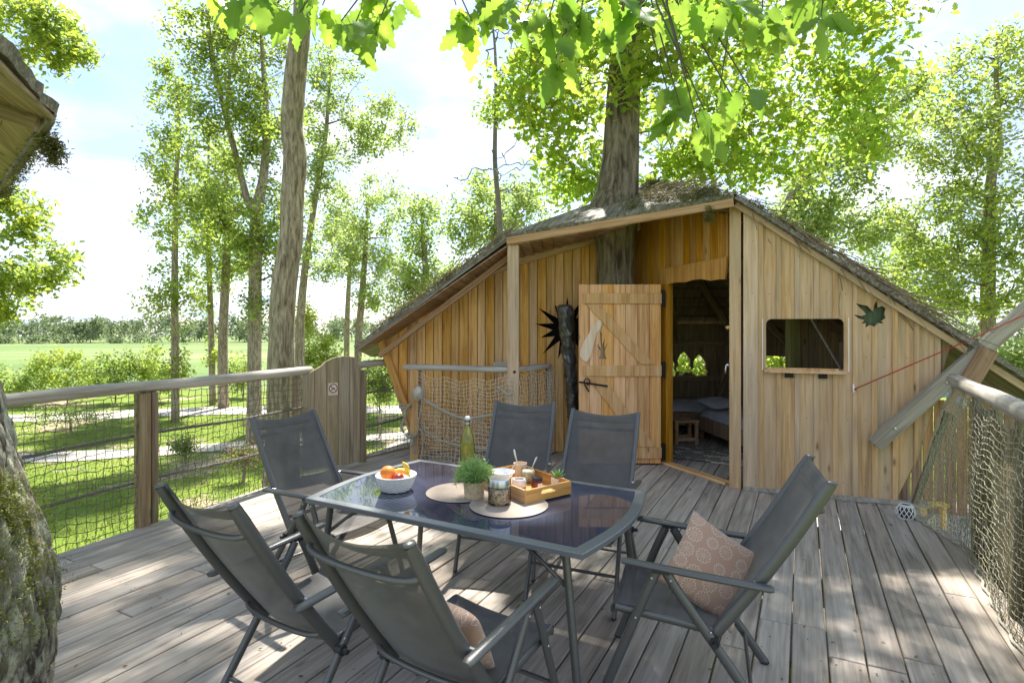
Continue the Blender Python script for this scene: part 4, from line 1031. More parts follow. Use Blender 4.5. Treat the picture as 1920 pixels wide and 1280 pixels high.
def make_chair(label):
    c = empty('folding_chair', (0, 0, 0), 0, label, 'chair', 'grey folding chairs around the table')
    W = .25
    for s in (-1, 1):
        # back rail
        pts = [Vector((s * W, *back_pt(q / 12))) for q in range(13)]
        sm(MB().tube(pts, [.0165] * 12 + [.014], 12, rv=[.026] * 12 + [.022]).build('back_rail', M_frame, c), 50)
        y, z = back_pt(1.0); MB().ball((s * W, y, z), .0165, 10, 6, (1, 1.5, .6)).build('end_cap', M_frame, c, smooth=True)
        # seat side rail
        sm(MB().tube([(s * W, -.21, .392), (s * W, 0, .412), (s * W, .24, .432)], .012, 12, rv=.019).build('seat_rail', M_frame, c), 50)
        # arm rest
        ax = s * .292
        sm(MB().tube([(ax, -.415, .625), (ax, -.40, .626), (ax, -.1, .643), (ax, .185, .662), (ax, .205, .660)], [.015, .0235, .0235, .0235, .016], 12, rv=[.009, .0145, .0145, .0145, .009]).build('armrest', M_frame, c), 50)
        MB().tube([(s * .25, -.345, .632), (s * .30, -.345, .632)], .009, 8).build('pivot_pin', M_bolt, c)
        # crossing legs
        lx = s * .278
        lg1 = sm(MB().tube([(lx, .055, .632), (lx, .10, .53), (lx, .305, .012)], .0135, 10, rv=.022).build('leg', M_frame, c), 50)
        lg2 = sm(MB().tube([(lx + s * .002, .015, .632), (lx, -.03, .56), (lx, -.17, .372), (lx, -.43, .012)], .0135, 10, rv=.022).build('leg', M_frame, c), 50)
        MB().ball((lx, .305, .012), .019, 10, 6, (.8, 1.2, .65)).build('foot_cap', M_black, lg1, smooth=True)
        MB().ball((lx, -.43, .012), .019, 10, 6, (.8, 1.2, .65)).build('foot_cap', M_black, lg2, smooth=True)
        MB().box((ax, .035, .638), (.018, .075, .022)).build('arm_bracket', M_black, c)
        MB().tube([(s * .262, -.185, .365), (s * .300, -.185, .365)], .021, 12).tube([(s * .30, -.185, .365), (s * .325, -.185, .365)], .011, 10).build('adjuster_knob', M_black, c)
        for yy, zz in ((.075, .60), (-.005, .60), (.145, .415), (-.17, .405)):
            MB().ball((s * .2915, yy, zz), .0055, 8, 5, (.6, 1, 1)).build('bolt', M_bolt, c, smooth=True)
    # bowed bars behind the back
    for t_, bow in ((.86, .055), (.16, .05)):
        y, z = back_pt(t_); nrm = (0, -.84, -.54)
        pts = [Vector((-W * math.cos(math.pi * q / 12), y, z)) + Vector(nrm) * (bow * math.sin(math.pi * q / 12) ** .55) for q in range(13)]
        sm(MB().tube(pts, .0115, 10, side=(0, 0, 1)).build('back_bar', M_frame, c), 60)
    MB().tube([(-.278, .225, .215), (.278, .225, .215)], .0095, 10).build('leg_stretcher', M_frame, c)
    MB().tube([(-.278, -.335, .145), (.278, -.335, .145)], .0095, 10).build('leg_stretcher', M_frame, c)
    # slings
    nx, ny = 14, 26; v = []
    for j in range(ny + 1):
        t_ = .02 + .985 * j / ny; y, z = back_pt(min(t_, 1.0))
        for i in range(nx + 1):
            q = i / nx; x = -W + 2 * W * q; sag = math.sin(math.pi * q)
            dip = -.022 * sag * max(0, (t_ - .9) / .1)
            v.append((x, y - .028 * sag + .010, z - .018 * sag + dip + .006))
    f = [(j * (nx + 1) + i, j * (nx + 1) + i + 1, (j + 1) * (nx + 1) + i + 1, (j + 1) * (nx + 1) + i) for j in range(ny) for i in range(nx)]
    objm('back_sling', mesh('back_sling', v, f, M_sling, True), c)
    hem = []
    for t_ in (.975, .905):
        y, z = back_pt(t_)
        hem.append([Vector((-W + 2 * W * q / 10, y - .030 * math.sin(math.pi * q / 10) + .008, z - .018 * math.sin(math.pi * q / 10) - (.02 * math.sin(math.pi * q / 10) if t_ > .95 else 0) + .006)) for q in range(11)])
    v = [p + Vector((0, .0045, 0.003)) for p in hem[0]] + [p + Vector((0, .0045, .003)) for p in hem[1]]
    objm('top_hem', mesh('top_hem', v, [(i, i + 1, 12 + i, 11 + i) for i in range(10)], M_sling, True), c)
    v = []; prof = [(-.20, .398), (-.12, .403), (-.02, .413), (.08, .424), (.17, .433), (.225, .437), (.25, .430), (.262, .415), (.262, .395), (.250, .385)]
    for y, z in prof:
        for i in range(nx + 1):
            q = i / nx; v.append((-W - .004 + (2 * W + .008) * q, y, z + .014 - .024 * math.sin(math.pi * q)))
    f = [(j * (nx + 1) + i, j * (nx + 1) + i + 1, (j + 1) * (nx + 1) + i + 1, (j + 1) * (nx + 1) + i) for j in range(len(prof) - 1) for i in range(nx)]
    objm('seat_sling', mesh('seat_sling', v, f, M_sling, True), c)
    return c
def chair_M(x, y, fx, fy):
    return Matrix.Translation((x, y, 0)) @ Matrix.Rotation(math.atan2(-fx, fy), 4, 'Z')
chairs = [
    (.78, 2.70, -.945, .33, 'folding chair at the end of the table holding a brown patterned cushion'),
    (-.176, 2.285, .53, .848, 'folding chair seen from behind nearest the camera with a cushion corner on its seat'),
    (-.854, 2.625, .53, .848, 'empty folding chair seen from behind, nearer the mossy trunk and netted fence'),
    (-1.14, 3.72, .832, -.554, 'folding chair at the far end of the table in front of the gate'),
    (-.05, 4.106, -.254, -.967, 'folding chair facing us in front of the netted stairwell railing'),
    (.457, 3.636, -.39, -.92, 'folding chair facing us in front of the open door'),
]
first = make_chair(chairs[0][4]); CH = []
for k, (x, y, fx, fy, lb) in enumerate(chairs):
    M = chair_M(x, y, fx, fy)
    if k == 0: first.matrix_basis = M; WM[first.name] = M; CH.append(first)
    else: CH.append(copy_tree(first, M, lb))

# ================================================================== table
TC = Vector((-.19, 3.235, 0)); TU = Vector((.883, -.469, 0)).normalized(); TV = Vector((-TU.y, TU.x, 0))
TZ = .735
tb = empty('glass_table', TC, 0, 'grey framed table with a dark mirror glass top', 'table')
MT = frame(TC, TU, TV)
def outline(hl, hw, bul, n=12):
    p = [(-hl, -hw), (hl, -hw)]
    p += [(hl + bul * math.sin(math.pi * k / n), -hw + 2 * hw * k / n) for k in range(1, n)]
    p += [(hl, hw), (-hl, hw)]
    p += [(-hl - bul * math.sin(math.pi * k / n), hw - 2 * hw * k / n) for k in range(1, n)]
    return p
o1, o2 = outline(.835, .525, .07), outline(.785, .475, .066); n = len(o1)
v = [(p[0], p[1], TZ - .026) for p in o1] + [(p[0], p[1], TZ - .004) for p in o1] + [(p[0] * .996, p[1] * .994, TZ) for p in o1] + [(p[0], p[1], TZ + .001) for p in o2] + [(p[0], p[1], TZ - .026) for p in o2]
f = []
for a in range(4):
    for i in range(n):
        j = (i + 1) % n; f.append((a * n + i, a * n + j, (a + 1) * n + j, (a + 1) * n + i))
f += [(4 * n + i, 4 * n + (i + 1) % n, (i + 1) % n, i) for i in range(n)]
M_tframe = plain('silver grey table frame', (.185, .195, .205), .42, .4, .5, nz=.05, nscale=150)
objm('table_frame', mesh('table_frame', v, f, M_tframe), tb, MT)
M_glass, _t, _b = newmat('smoked mirror glass'); _b.inputs['Base Color'].default_value = (.045, .053, .085, 1); _b.inputs['Roughness'].default_value = .025
_b.inputs['Specular IOR Level'].default_value = .6; _b.inputs['Coat Weight'].default_value = .15; _b.inputs['Coat Roughness'].default_value = .02; _b.inputs['IOR'].default_value = 1.6
o2b = outline(.784, .474, .066); nn = len(o2b)
vv = [(p[0], p[1], TZ - .006) for p in o2b] + [(p[0], p[1], TZ - .001) for p in o2b]
objm('glass_top', mesh('glass_top', vv, [tuple(range(nn - 1, -1, -1)), tuple(range(nn, 2 * nn))] + [(i, (i + 1) % nn, nn + (i + 1) % nn, nn + i) for i in range(nn)], M_glass), tb, MT)
for sx in (-1, 1):
    for sy in (-1, 1):
        a = MT @ Vector((sx * .72, sy * .44, TZ - .025)); b = MT @ Vector((sx * .80, sy * .47, 0.01))
        lg = sm(MB().tube([a, b], .019, 12, rv=.019).build('leg', M_frame, tb), 50)
        MB().ball(b, .02, 10, 5, (1, 1, .5)).build('foot_cap', M_black, lg, smooth=True)
        MB().tube([MT @ Vector((sx * .50, sy * .44, TZ - .035)), MT @ Vector((sx * .60, sy * .445, TZ - .10)), MT @ Vector((sx * .735, sy * .446, TZ - .20))], .010, 8).build('leg_brace', M_frame, tb, smooth=True)
for sx in (-1, 1): MB().beam(MT @ Vector((sx * .72, -.44, TZ - .04)), MT @ Vector((sx * .72, .44, TZ - .04)), .03, .025).build('cross_rail', M_frame, tb)
for sy in (-1, 1): MB().beam(MT @ Vector((-.72, sy * .45, TZ - .04)), MT @ Vector((.72, sy * .45, TZ - .04)), .025, .025).build('side_rail', M_frame, tb)

# ================================================================== things on the table
T0 = TZ + .0025
def matmat():
    m, t, b = newmat('woven placemat'); c = N(t, 'ShaderNodeTexCoord').outputs['Object']
    ln = N(t, 'ShaderNodeVectorMath', operation='LENGTH'); t.links.new(c, ln.inputs[0])
    s_ = math_(t, 'SINE', math_(t, 'MULTIPLY', ln.outputs['Value'], 1100))
    col = mixc(t, math_(t, 'MULTIPLY_ADD', s_, .5, .5), (.37, .29, .23), (.50, .41, .34)); t.links.new(col, b.inputs['Base Color']); b.inputs['Roughness'].default_value = .9
    bump(t, b, s_, .6, .003); return m
M_mat = matmat()
def placemat(x, y, r, label):
    n = 64; mb = MB().lathe([(0.0, 0), (r - .004, 0), (r, .002), (r - .003, .0045), (.001, .0045)], n)
    o = mb.build('placemat', M_mat, None, Matrix.Translation((x, y, T0 - .001)), local=True); return tag(o, label, 'placemat', 'round beige placemats')
placemat(-.306, 3.267, .197, 'round beige placemat under the potted herb')
placemat(-.017, 3.031, .214, 'round beige placemat under the granola jar').location.z += .0015
MAT = T0 + .006

def wicker(rb, rt, h, n=72, rows=16, amp=.0022, st=24, floor=True):
    v = []; f = []
    for i in range(rows * 3 + 1):
        z = h * i / (rows * 3); r = rb + (rt - rb) * (i / (rows * 3)) ** .8; par = 1 if (i // 3) % 2 else -1; rowb = math.sin(math.pi * ((i % 3) + .5) / 3)
        for k in range(n):
            a = 2 * math.pi * k / n; d = amp * (.5 + .5 * par * math.cos(st * a / 2 * 1.0)) * rowb
            v.append(((r + d) * math.cos(a), (r + d) * math.sin(a), z))
    m_ = rows * 3 + 1
    f = [(i * n + k, i * n + (k + 1) % n, (i + 1) * n + (k + 1) % n, (i + 1) * n + k) for i in range(m_ - 1) for k in range(n)]
    b = len(v); 
    for i in (m_ - 1, 0):
        for k in range(n): p = v[i * n + k]; v.append((p[0] * .93, p[1] * .93, max(p[2], .004)))
    f += [((m_ - 1) * n + k, (m_ - 1) * n + (k + 1) % n, b + (k + 1) % n, b + k) for k in range(n)] + [(b + k, b + (k + 1) % n, b + n + (k + 1) % n, b + n + k) for k in range(n)]
    f.append(tuple(b + n + k for k in range(n)))
    return v, f
# fruit bowl and fruit
fx, fy = -.69, 3.32
bowl = empty('wicker_bowl', (fx, fy, T0), 0, 'small white wicker bowl with fruit on the glass', 'bowl')
v, f = wicker(.080, .118, .085, amp=.005, rows=11); MF = Matrix.Translation((fx, fy, T0))
objm('basket', mesh('basket', v, f, plain('white painted wicker', (.70, .68, .63), .6, nz=.12, nscale=80), True), bowl, MF)
rim = [Vector((fx + .116 * math.cos(a), fy + .116 * math.sin(a), T0 + .087)) for a in np.linspace(0, 6.2832, 41)]
rope(rim, .006, 'braided_rim', plain('white rim', (.74, .72, .67), .6), bowl)
def fruit(name, label, cat, c, r, mat, sq=(1, 1, .95), stem=None):
    e = empty(name, (c[0], c[1], c[2] - r * sq[2]), 0, label, cat)
    MB().ball(c, r, 24, 16, sq).build('flesh', mat, e, smooth=True)
    if stem: MB().tube([Vector(c) + Vector((0, 0, r * sq[2] * .92)), Vector(c) + Vector((.004, 0, r * sq[2] * 1.1))], .0022, 6).build('stem', M_twig, e)
    return e
fruit('orange', 'bright orange resting in the white wicker bowl', 'orange', (fx - .042, fy - .028, T0 + .104), .046, plain('orange peel', (.82, .22, .02), .42, nz=.12, nscale=25, bmp=.12), stem=True)
fruit('apple', 'red apple beside the orange in the bowl', 'apple', (fx + .022, fy - .052, T0 + .078), .037, plain('red apple skin', (.45, .05, .04), .3, nz=.4, nscale=14), (1, 1, .9), True)
M_ban = plain('banana skin', (.80, .56, .07), .5, nz=.15, nscale=18)
for pts, lb in (([(.02, .06, .075), (.055, .03, .10), (.068, -.005, .120), (.060, -.03, .150), (.045, -.045, .172)], 'banana standing upright at the edge of the fruit bowl'), ([(-.03, .05, .085), (.0, .035, .100), (.035, .02, .104), (.065, .0, .098), (.085, -.025, .088)], 'banana lying behind the apple in the fruit bowl')):
    c = [Vector(p) + Vector((fx, fy, T0)) for p in spline(pts, 5)]; m_ = len(c)
    e = empty('banana', c[0], 0, lb, 'banana')
    rr = [max(.005, .0175 * math.sin(math.pi * min(1, (i + 1.4) / (m_ + 1.5))) ** .6) for i in range(m_)]
    MB().tube(c, rr, 6).build('peel', M_ban, e, smooth=True)
    MB().tube([c[-1], c[-1] + (c[-1] - c[-2]) * 1.6], [.005, .004], 6).build('stalk', M_twig, e); MB().ball(c[0], .006).build('tip', M_twig, e)
# swing top bottle
bx_, by_ = -.295, 3.70
bt = empty('swing_top_bottle', (bx_, by_, T0), 0, 'tall swing top glass bottle of pale yellow juice', 'bottle')
MBt = Matrix.Translation((bx_, by_, T0))
prof = [(.0, .002), (.043, .0), (.047, .006), (.048, .10), (.047, .19), (.040, .235), (.024, .285), (.0165, .31), (.0155, .338), (.018, .340), (.018, .35), (.015, .352)]
MB().lathe(prof, 32).build('glass_body', clear('bottle glass', (.93, .95, .85)), bt, MBt, True, local=True)
M_juice, _t, _b = newmat('yellow juice'); _b.inputs['Base Color'].default_value = (.66, .62, .20, 1); _b.inputs['Roughness'].default_value = .15
_tl = N(_t, 'ShaderNodeBsdfTranslucent'); _tl.inputs[0].default_value = (.85, .82, .35, 1); _tp = N(_t, 'ShaderNodeBsdfTransparent'); _tp.inputs[0].default_value = (.86, .85, .50, 1)
_m1 = N(_t, 'ShaderNodeMixShader'); _m1.inputs[0].default_value = .6; _t.links.new(_b.outputs[0], _m1.inputs[1]); _t.links.new(_tl.outputs[0], _m1.inputs[2])
_m2 = N(_t, 'ShaderNodeMixShader'); _m2.inputs[0].default_value = .38; _t.links.new(_m1.outputs[0], _m2.inputs[1]); _t.links.new(_tp.outputs[0], _m2.inputs[2]); _t.links.new(_m2.outputs[0], _t.nodes['Material Output'].inputs[0])
MB().lathe([(0, .006), (.043, .006), (.0445, .10), (.0435, .19), (.037, .233), (.021, .285), (.0135, .31), (0, .312)], 28).build('juice', M_juice, bt, MBt, True, local=True)
MB().lathe([(0, .350), (.014, .350), (.017, .358), (.017, .368), (.012, .376), (0, .378)], 20).build('stopper', M_white, bt, MBt, True, local=True)
for s in (-1, 1): MB().tube([(s * .017, 0, .322), (s * .024, -.002, .335), (s * .022, 0, .362), (s * .008, 0, .372)], .0016, 6).build('wire_bail', M_steel, bt, MBt, True, local=True)
MB().lathe([(.0172, .325), (.0182, .328), (.0172, .331)], 20).build('wire_ring', M_steel, bt, MBt, True, local=True)
# potted herb
hx_, hy_ = -.214, 3.154
hb = empty('potted_herb', (hx_, hy_, MAT), 0, 'feathery green herb in a woven straw pot', 'plant'); MH = Matrix.Translation((hx_, hy_, MAT))
v, f = wicker(.053, .060, .092, 64, 12, .002, 22); objm('woven_pot', mesh('woven_pot', v, f, plain('straw weave', (.56, .43, .26), .8, nz=.25, nscale=60), True), hb, MH)
MB().lathe([(0, .08), (.055, .08)], 20).build('soil', plain('soil', (.03, .02, .012), .95), hb, MH, local=True)
n = 1900; d = rng.normal(0, 1, (n, 3)); d /= np.linalg.norm(d, axis=1, keepdims=True); d[:, 2] = np.abs(d[:, 2]) - .35 * rng.random(n)
lob = np.array([[1 + .32 * mnoise.noise(Vector(q) * 2.6) + .12 * mnoise.noise(Vector(q) * 7)] for q in d]); rad = rng.uniform(.35, 1.05, (n, 1)) ** .6 * lob; c0 = np.array([0, 0, .118]); Pp = c0 + d * rad * np.array([.108, .108, .102]) + rng.normal(0, .006, (n, 3))
t_ = d + rng.normal(0, .5, (n, 3)); t_ /= np.linalg.norm(t_, axis=1, keepdims=True); s_ = np.cross(t_, rng.normal(0, 1, (n, 3))); s_ /= np.linalg.norm(s_, axis=1, keepdims=True)
L = rng.uniform(.014, .036, (n, 1)); wv = .0024
V = np.stack([Pp - t_ * L * .3, Pp + s_ * wv + t_ * L * .2, Pp + t_ * L, Pp - s_ * wv + t_ * L * .2], 1).reshape(-1, 3)
o = objm('foliage', mesh_np('foliage', V, np.arange(4 * n).reshape(-1, 4), leafmat('herb leaf', (.16, .30, .07), (.38, .52, .22), (.42, .62, .20), .4)), hb, MH); o['kind'] = 'stuff'
q = rng.integers(0, n, 220); V, F = segs(np.tile(np.array([[0, 0, .08]]), (220, 1)) + rng.normal(0, .015, (220, 3)) * np.array([1, 1, 0]), Pp[q], .0011, .0007, 3)
o = objm('stems', mesh_np('stems', V, F, plain('herb stem', (.16, .26, .06), .7)), hb, MH); o['kind'] = 'stuff'
# granola jar
jx, jy = -.0676, 3.04
jr = empty('granola_jar', (jx, jy, MAT), 0, 'round glass jar of granola with a brushed steel lid', 'jar'); MJ = Matrix.Translation((jx, jy, MAT + .002))
MB().lathe([(0, .001), (.058, 0), (.0625, .004), (.0625, .094), (.060, .097)], 40).build('glass_body', clear('jar glass', (.97, .98, .96)), jr, MJ, True, local=True)
sm(MB().lathe([(.0625, .095), (.0635, .096), (.0635, .133), (.061, .138), (0, .139)], 40).build('lid', M_steel, jr, MJ, local=True), 35)
cols = [plain('oat flake', (.78, .60, .38), .8), plain('brown nut', (.46, .26, .12), .7), plain('pale seed', (.86, .78, .62), .8)]
gv = []; gf = []; gi = []
for k in range(620):
    a, r_, z = random.uniform(0, 6.283), .0585 * math.sqrt(random.uniform(.25, 1)), random.uniform(.005, .082)
    c = Vector((r_ * math.cos(a), r_ * math.sin(a), z)); s_ = random.uniform(.003, .0075); b = len(gv)
    M = Matrix.Rotation(random.uniform(0, 6), 3, Vector((random.random(), random.random(), random.random() + .1)).normalized())
    for p in ((1, 0, 0), (-1, 0, 0), (0, .8, 0), (0, -.8, 0), (0, 0, .55), (0, 0, -.55)): gv.append(c + M @ Vector(p) * s_)
    for t3 in ((0, 2, 4), (2, 1, 4), (1, 3, 4), (3, 0, 4), (2, 0, 5), (1, 2, 5), (3, 1, 5), (0, 3, 5)): gf.append(tuple(b + q for q in t3)); gi.append(k % 3 if k % 5 else 1)
me = mesh('granola', gv, gf)
for m in cols: me.materials.append(m)
me.polygons.foreach_set('material_index', gi); o = objm('granola', me, jr, MJ); o['kind'] = 'stuff'
MB().lathe([(0, .003), (.045, .003), (.045, .078), (0, .08)], 20).build('granola_core', cols[0], jr, MJ, local=True)
# tray
TA = Vector((.81, .586, 0)).normalized(); TB = Vector((-TA.y, TA.x, 0)); tF = Vector((.072, 3.025, 0)); tw, tl, tz = .335, .50, .006
tray = empty('wooden_tray', tF + TA * tw / 2 + TB * tl / 2 + Vector((0, 0, MAT)), 0, 'honey coloured wooden tray with slot handles', 'tray')
MTr = frame((tF.x, tF.y, MAT - .001), TA, TB)
board('tray_base', rect(.006, tw - .006, .006, tl - .006), MTr @ Matrix.Translation((0, 0, .004)), .006, M_tray, tray)
sides = []
for o_, u_, L in ((Vector((0, 0, 0)), Vector((1, 0, 0)), tw), (Vector((tw, 0, 0)), Vector((0, 1, 0)), tl), (Vector((tw, tl, 0)), Vector((-1, 0, 0)), tw), (Vector((0, tl, 0)), Vector((0, -1, 0)), tl)):
    M = MTr @ frame(o_, u_, (0, 0, 1)); sides.append(board('tray_side', rect(.001, L - .001, 0, .074), M @ Matrix.Translation((0, 0, -.011)), .0105, M_tray, tray, .0015))
    if L == tw:
        slot = [(L / 2 + s * .045 + .012 * math.cos(a), .046 + .011 * math.sin(a)) for s, a0_ in ((1, -math.pi / 2), (-1, math.pi / 2)) for a in [a0_ + math.pi * q / 6 for q in range(7)]]
        cut([sides[-1]], slot, M, .1)
TI = MAT + .010
def vessel(name, label, cat, x, y, prof, mat, content=None, n=28):
    e = empty(name, (x, y, TI), 0, label, cat); M = Matrix.Translation((x, y, TI))
    sm(MB().lathe(prof, n).build('body', mat, e, M, local=True), 40)
    if content: MB().lathe(content[0], n).build(content[1], content[2], e, M, True, local=True)
    return e, M
def spoon(base, tip, label, cat='spoon'):
    base, tip = Vector(base), Vector(tip); e = empty('spoon', base, 0, label, cat); d = (tip - base)
    sm(MB().tube([base + d * q for q in (0, .5, .8, .95, 1.0)], [.0025, .0028, .006, .0065, .003], 8, rv=[.0015] * 5, side=(1, .3, 0)).build('handle', M_steel, e), 60)
    MB().ball(base, .012, 10, 6, (.8, .5, 1.4)).build('bowl', M_steel, e, smooth=True); return e
M_crm = plain('cream stoneware', (.72, .55, .38), .4); M_por = plain('white porcelain', (.82, .81, .80), .2)
vessel('porcelain_bowl', 'flared white porcelain bowl behind the granola jar', 'bowl', -.058, 3.40, [(0, .002), (.035, 0), (.04, .01), (.062, .045), (.078, .072), (.076, .073), (.058, .045), (.03, .012), (0, .010)], M_por)
spoon((-.035, 3.41, TI + .045), (.03, 3.42, TI + .12), 'spoon handle sticking out of the white bowl')
vessel('stoneware_cup', 'pink cream cup holding the upright spoon at the back of the tray', 'cup', .052, 3.535, [(0, .002), (.034, 0), (.037, .01), (.043, .090), (.040, .090), (.035, .02), (0, .012)], M_crm)
spoon((.05, 3.535, TI + .03), (.012, 3.54, TI + .175), 'tall steel spoon standing in the pink cream cup')
cg, Mcg = vessel('drinking_glass', 'clear glass of pale yoghurt with a leaning spoon', 'glass', .10, 3.425, [(0, .002), (.033, 0), (.036, .006), (.042, .085), (.0405, .085)], clear('tumbler glass', (.96, .97, .95)), ([(0, .006), (.034, .006), (.038, .070), (0, .071)], 'yoghurt', plain('pale yoghurt', (.74, .66, .46), .5)))
spoon((.105, 3.425, TI + .05), (.155, 3.44, TI + .150), 'steel spoon leaning in the clear glass')
vessel('sugar_pot', 'low white pot filled with brown crumbs', 'pot', .043, 3.315, [(0, .002), (.036, 0), (.043, .012), (.042, .040), (.036, .050), (.031, .050), (.031, .038), (0, .036)], M_por, ([(0, .042), (.031, .040)], 'crumbs', plain('brown crumbs', (.30, .19, .11), .9, nz=.5, nscale=200)))
jm, Mjm = vessel('jam_jar', 'faceted jar of red jam with a black lid', 'jar', .146, 3.275, [(0, .001), (.030, 0), (.033, .006), (.033, .050), (.028, .057)], clear('jam glass', (.97, .96, .95)), ([(0, .004), (.030, .004), (.030, .046), (0, .047)], 'jam', plain('red jam', (.33, .03, .012), .15)), 8)
sm(MB().lathe([(.031, .055), (.034, .056), (.034, .068), (.031, .071), (0, .0715)], 28).build('lid', plain('glossy black lid', (.02, .02, .025), .15), jm, Mjm, local=True), 40)
board('jar_label', rect(-.016, .016, .012, .040), Mjm @ Matrix.Rotation(.55, 4, 'Z') @ Matrix.Translation((0, -.0325, 0)) @ Matrix.Rotation(R(90), 4, 'X'), .0008, M_white, jm, .0002)
sc, Msc = vessel('succulent', 'little spiky succulent in a white cube pot', 'plant', .272, 3.325, [(0, .001), (.036, 0), (.038, .004), (.040, .052), (.036, .053), (.035, .045), (0, .044)], plain('whitewashed pot', (.70, .66, .58), .7), None, 4)
M_suc = leafmat('succulent leaf', (.14, .32, .06), (.30, .50, .16), (.30, .5, .12), .3)
for k in range(15):
    a = k * 2.4; tilt = .25 + .75 * (k / 15); d = Vector((math.cos(a) * math.sin(tilt), math.sin(a) * math.sin(tilt), math.cos(tilt))); L = .055 + .01 * (k % 3); b = Vector((.272, 3.325, TI + .046))
    c = [b + d * L * q + Vector((0, 0, -.006 * q * q)) for q in (0, .3, .6, .85, 1)]
    MB().tube(c, [.004, .0075, .006, .003, .0006], 6, rv=[.002, .003, .0025, .0015, .0004], side=(-math.sin(a), math.cos(a), 0)).build('leaf', M_suc, sc, smooth=True)

# ================================================================== cushions
def cushmat():
    m, t, b = newmat('brown cushion with cream dandelion print'); c = N(t, 'ShaderNodeTexCoord').outputs['Object']
    mp = N(t, 'ShaderNodeMapping'); mp.inputs['Scale'].default_value = (12.5, 12.5, .01); t.links.new(c, mp.inputs[0])
    vo = N(t, 'ShaderNodeTexVoronoi', feature='F1'); vo.inputs['Scale'].default_value = 1; vo.inputs['Randomness'].default_value = .3; t.links.new(mp.outputs[0], vo.inputs['Vector'])
    sb = N(t, 'ShaderNodeVectorMath', operation='SUBTRACT'); t.links.new(mp.outputs[0], sb.inputs[0]); t.links.new(vo.outputs['Position'], sb.inputs[1])
    sp = N(t, 'ShaderNodeSeparateXYZ'); t.links.new(sb.outputs[0], sp.inputs[0])
    an = math_(t, 'ARCTAN2', sp.outputs[1], sp.outputs[0]); ray = math_(t, 'ABSOLUTE', math_(t, 'SINE', math_(t, 'MULTIPLY', an, 5.5)))
    d = vo.outputs['Distance']
    thin = math_(t, 'LESS_THAN', ray, math_(t, 'DIVIDE', .045, math_(t, 'MAXIMUM', d, .08)))
    inside = math_(t, 'MULTIPLY', math_(t, 'LESS_THAN', d, .40), math_(t, 'GREATER_THAN', d, .07))
    rg = math_(t, 'MULTIPLY', math_(t, 'LESS_THAN', math_(t, 'ABSOLUTE', math_(t, 'SUBTRACT', d, math_(t, 'MULTIPLY_ADD', ray, .10, .33))), .022), .7)
    pat = math_(t, 'MAXIMUM', math_(t, 'MULTIPLY', thin, inside), rg)
    cl = noise(t, c, 300, 2); col = mixc(t, math_(t, 'MULTIPLY', pat, .7), mixc(t, cl, (.40, .235, .155), (.50, .31, .21)), (.78, .67, .54))
    t.links.new(col, b.inputs['Base Color']); b.inputs['Roughness'].default_value = .9; b.inputs['Sheen Weight'].default_value = .3; bump(t, b, cl, .3, .002); return m
M_cush = cushmat()
def cushion(M, label, sz=.215, th=.062):
    n = 26; v = []; f = []
    for s in (1, -1):
        for i in range(n + 1):
            for j in range(n + 1):
                a, b = 2 * i / n - 1, 2 * j / n - 1
                k = 1 - .075 * (1 - a * a) * (abs(b) ** 2) ; k2 = 1 - .075 * (1 - b * b) * (abs(a) ** 2)
                h = th * ((1 - a * a) * (1 - b * b)) ** .42
                h += .006 * mnoise.noise(Vector((a * 2.3, b * 2.3, s))) * (1 - a * a) * (1 - b * b)
                v.append((a * sz * k2, b * sz * k, s * h))
    m_ = (n + 1) ** 2
    for i in range(n):
        for j in range(n):
            q = (i * (n + 1) + j, (i + 1) * (n + 1) + j, (i + 1) * (n + 1) + j + 1, i * (n + 1) + j + 1); f.append(q); f.append(tuple(m_ + z for z in reversed(q)))
    me = mesh('cushion', v, f, M_cush, True); bm = bmesh.new(); bm.from_mesh(me); bmesh.ops.remove_doubles(bm, verts=bm.verts, dist=.0004); bm.to_mesh(me); bm.free()
    return tag(objm('cushion', me, None, M), label, 'cushion', 'brown patterned cushions')
def in_chair(k, M): return WM[CH[k].name] @ M
cushion(frame(P(1352, 1072, 2.66) + Vector((-.045, .0, .015)), (.80, -.22, -.52), (.38, .42, .80)), 'brown cushion with cream dandelion print propped on the end chair', .195)
cushion(in_chair(1, Matrix.Translation((.035, -.165, .545)) @ Matrix.Rotation(R(122), 4, 'X') @ Matrix.Rotation(R(-6), 4, 'Z')), 'brown printed cushion mostly hidden behind the nearest chair back', .165)

# ================================================================== lantern by the wall
lx, ly = 3.515, 4.98
ln_ = empty('tea_light_lantern', (lx, ly, 0), 0, 'small white openwork lantern on the deck by the wall', 'lantern'); MLn = Matrix.Translation((lx, ly, 0)) @ Matrix.Scale(.84, 4)
def lr(z): q = z / .145; return .052 + .034 * math.sin(math.pi * min(1, q * .92 + .08)) ** .8
lat = MB()
for z in (.006, .135, .145): lat.tube([(lr(z) * math.cos(a), lr(z) * math.sin(a), z) for a in np.linspace(0, 6.2832, 29)], .006, 6)
for k in range(12):
    for s in (-1, 1):
        lat.tube([(lr(z) * math.cos(k * .5236 + s * z * 7.2), lr(z) * math.sin(k * .5236 + s * z * 7.2), z) for z in np.linspace(.008, .134, 11)], .0042, 5)
lat.build('lattice', M_white, ln_, MLn, True, local=True)
MB().lathe([(0, .004), (.048, .004), (.070, .05), (.072, .09), (.050, .135)], 24).build('inside_shade', plain('dark liner', (.05, .05, .05), .6), ln_, MLn, True, local=True)  # dark cylinder painting the shade inside the lantern
MB().lathe([(0, .138), (.046, .138)], 24).build('opening', M_black, ln_, MLn, local=True)  # black disc painting the shade in the top opening

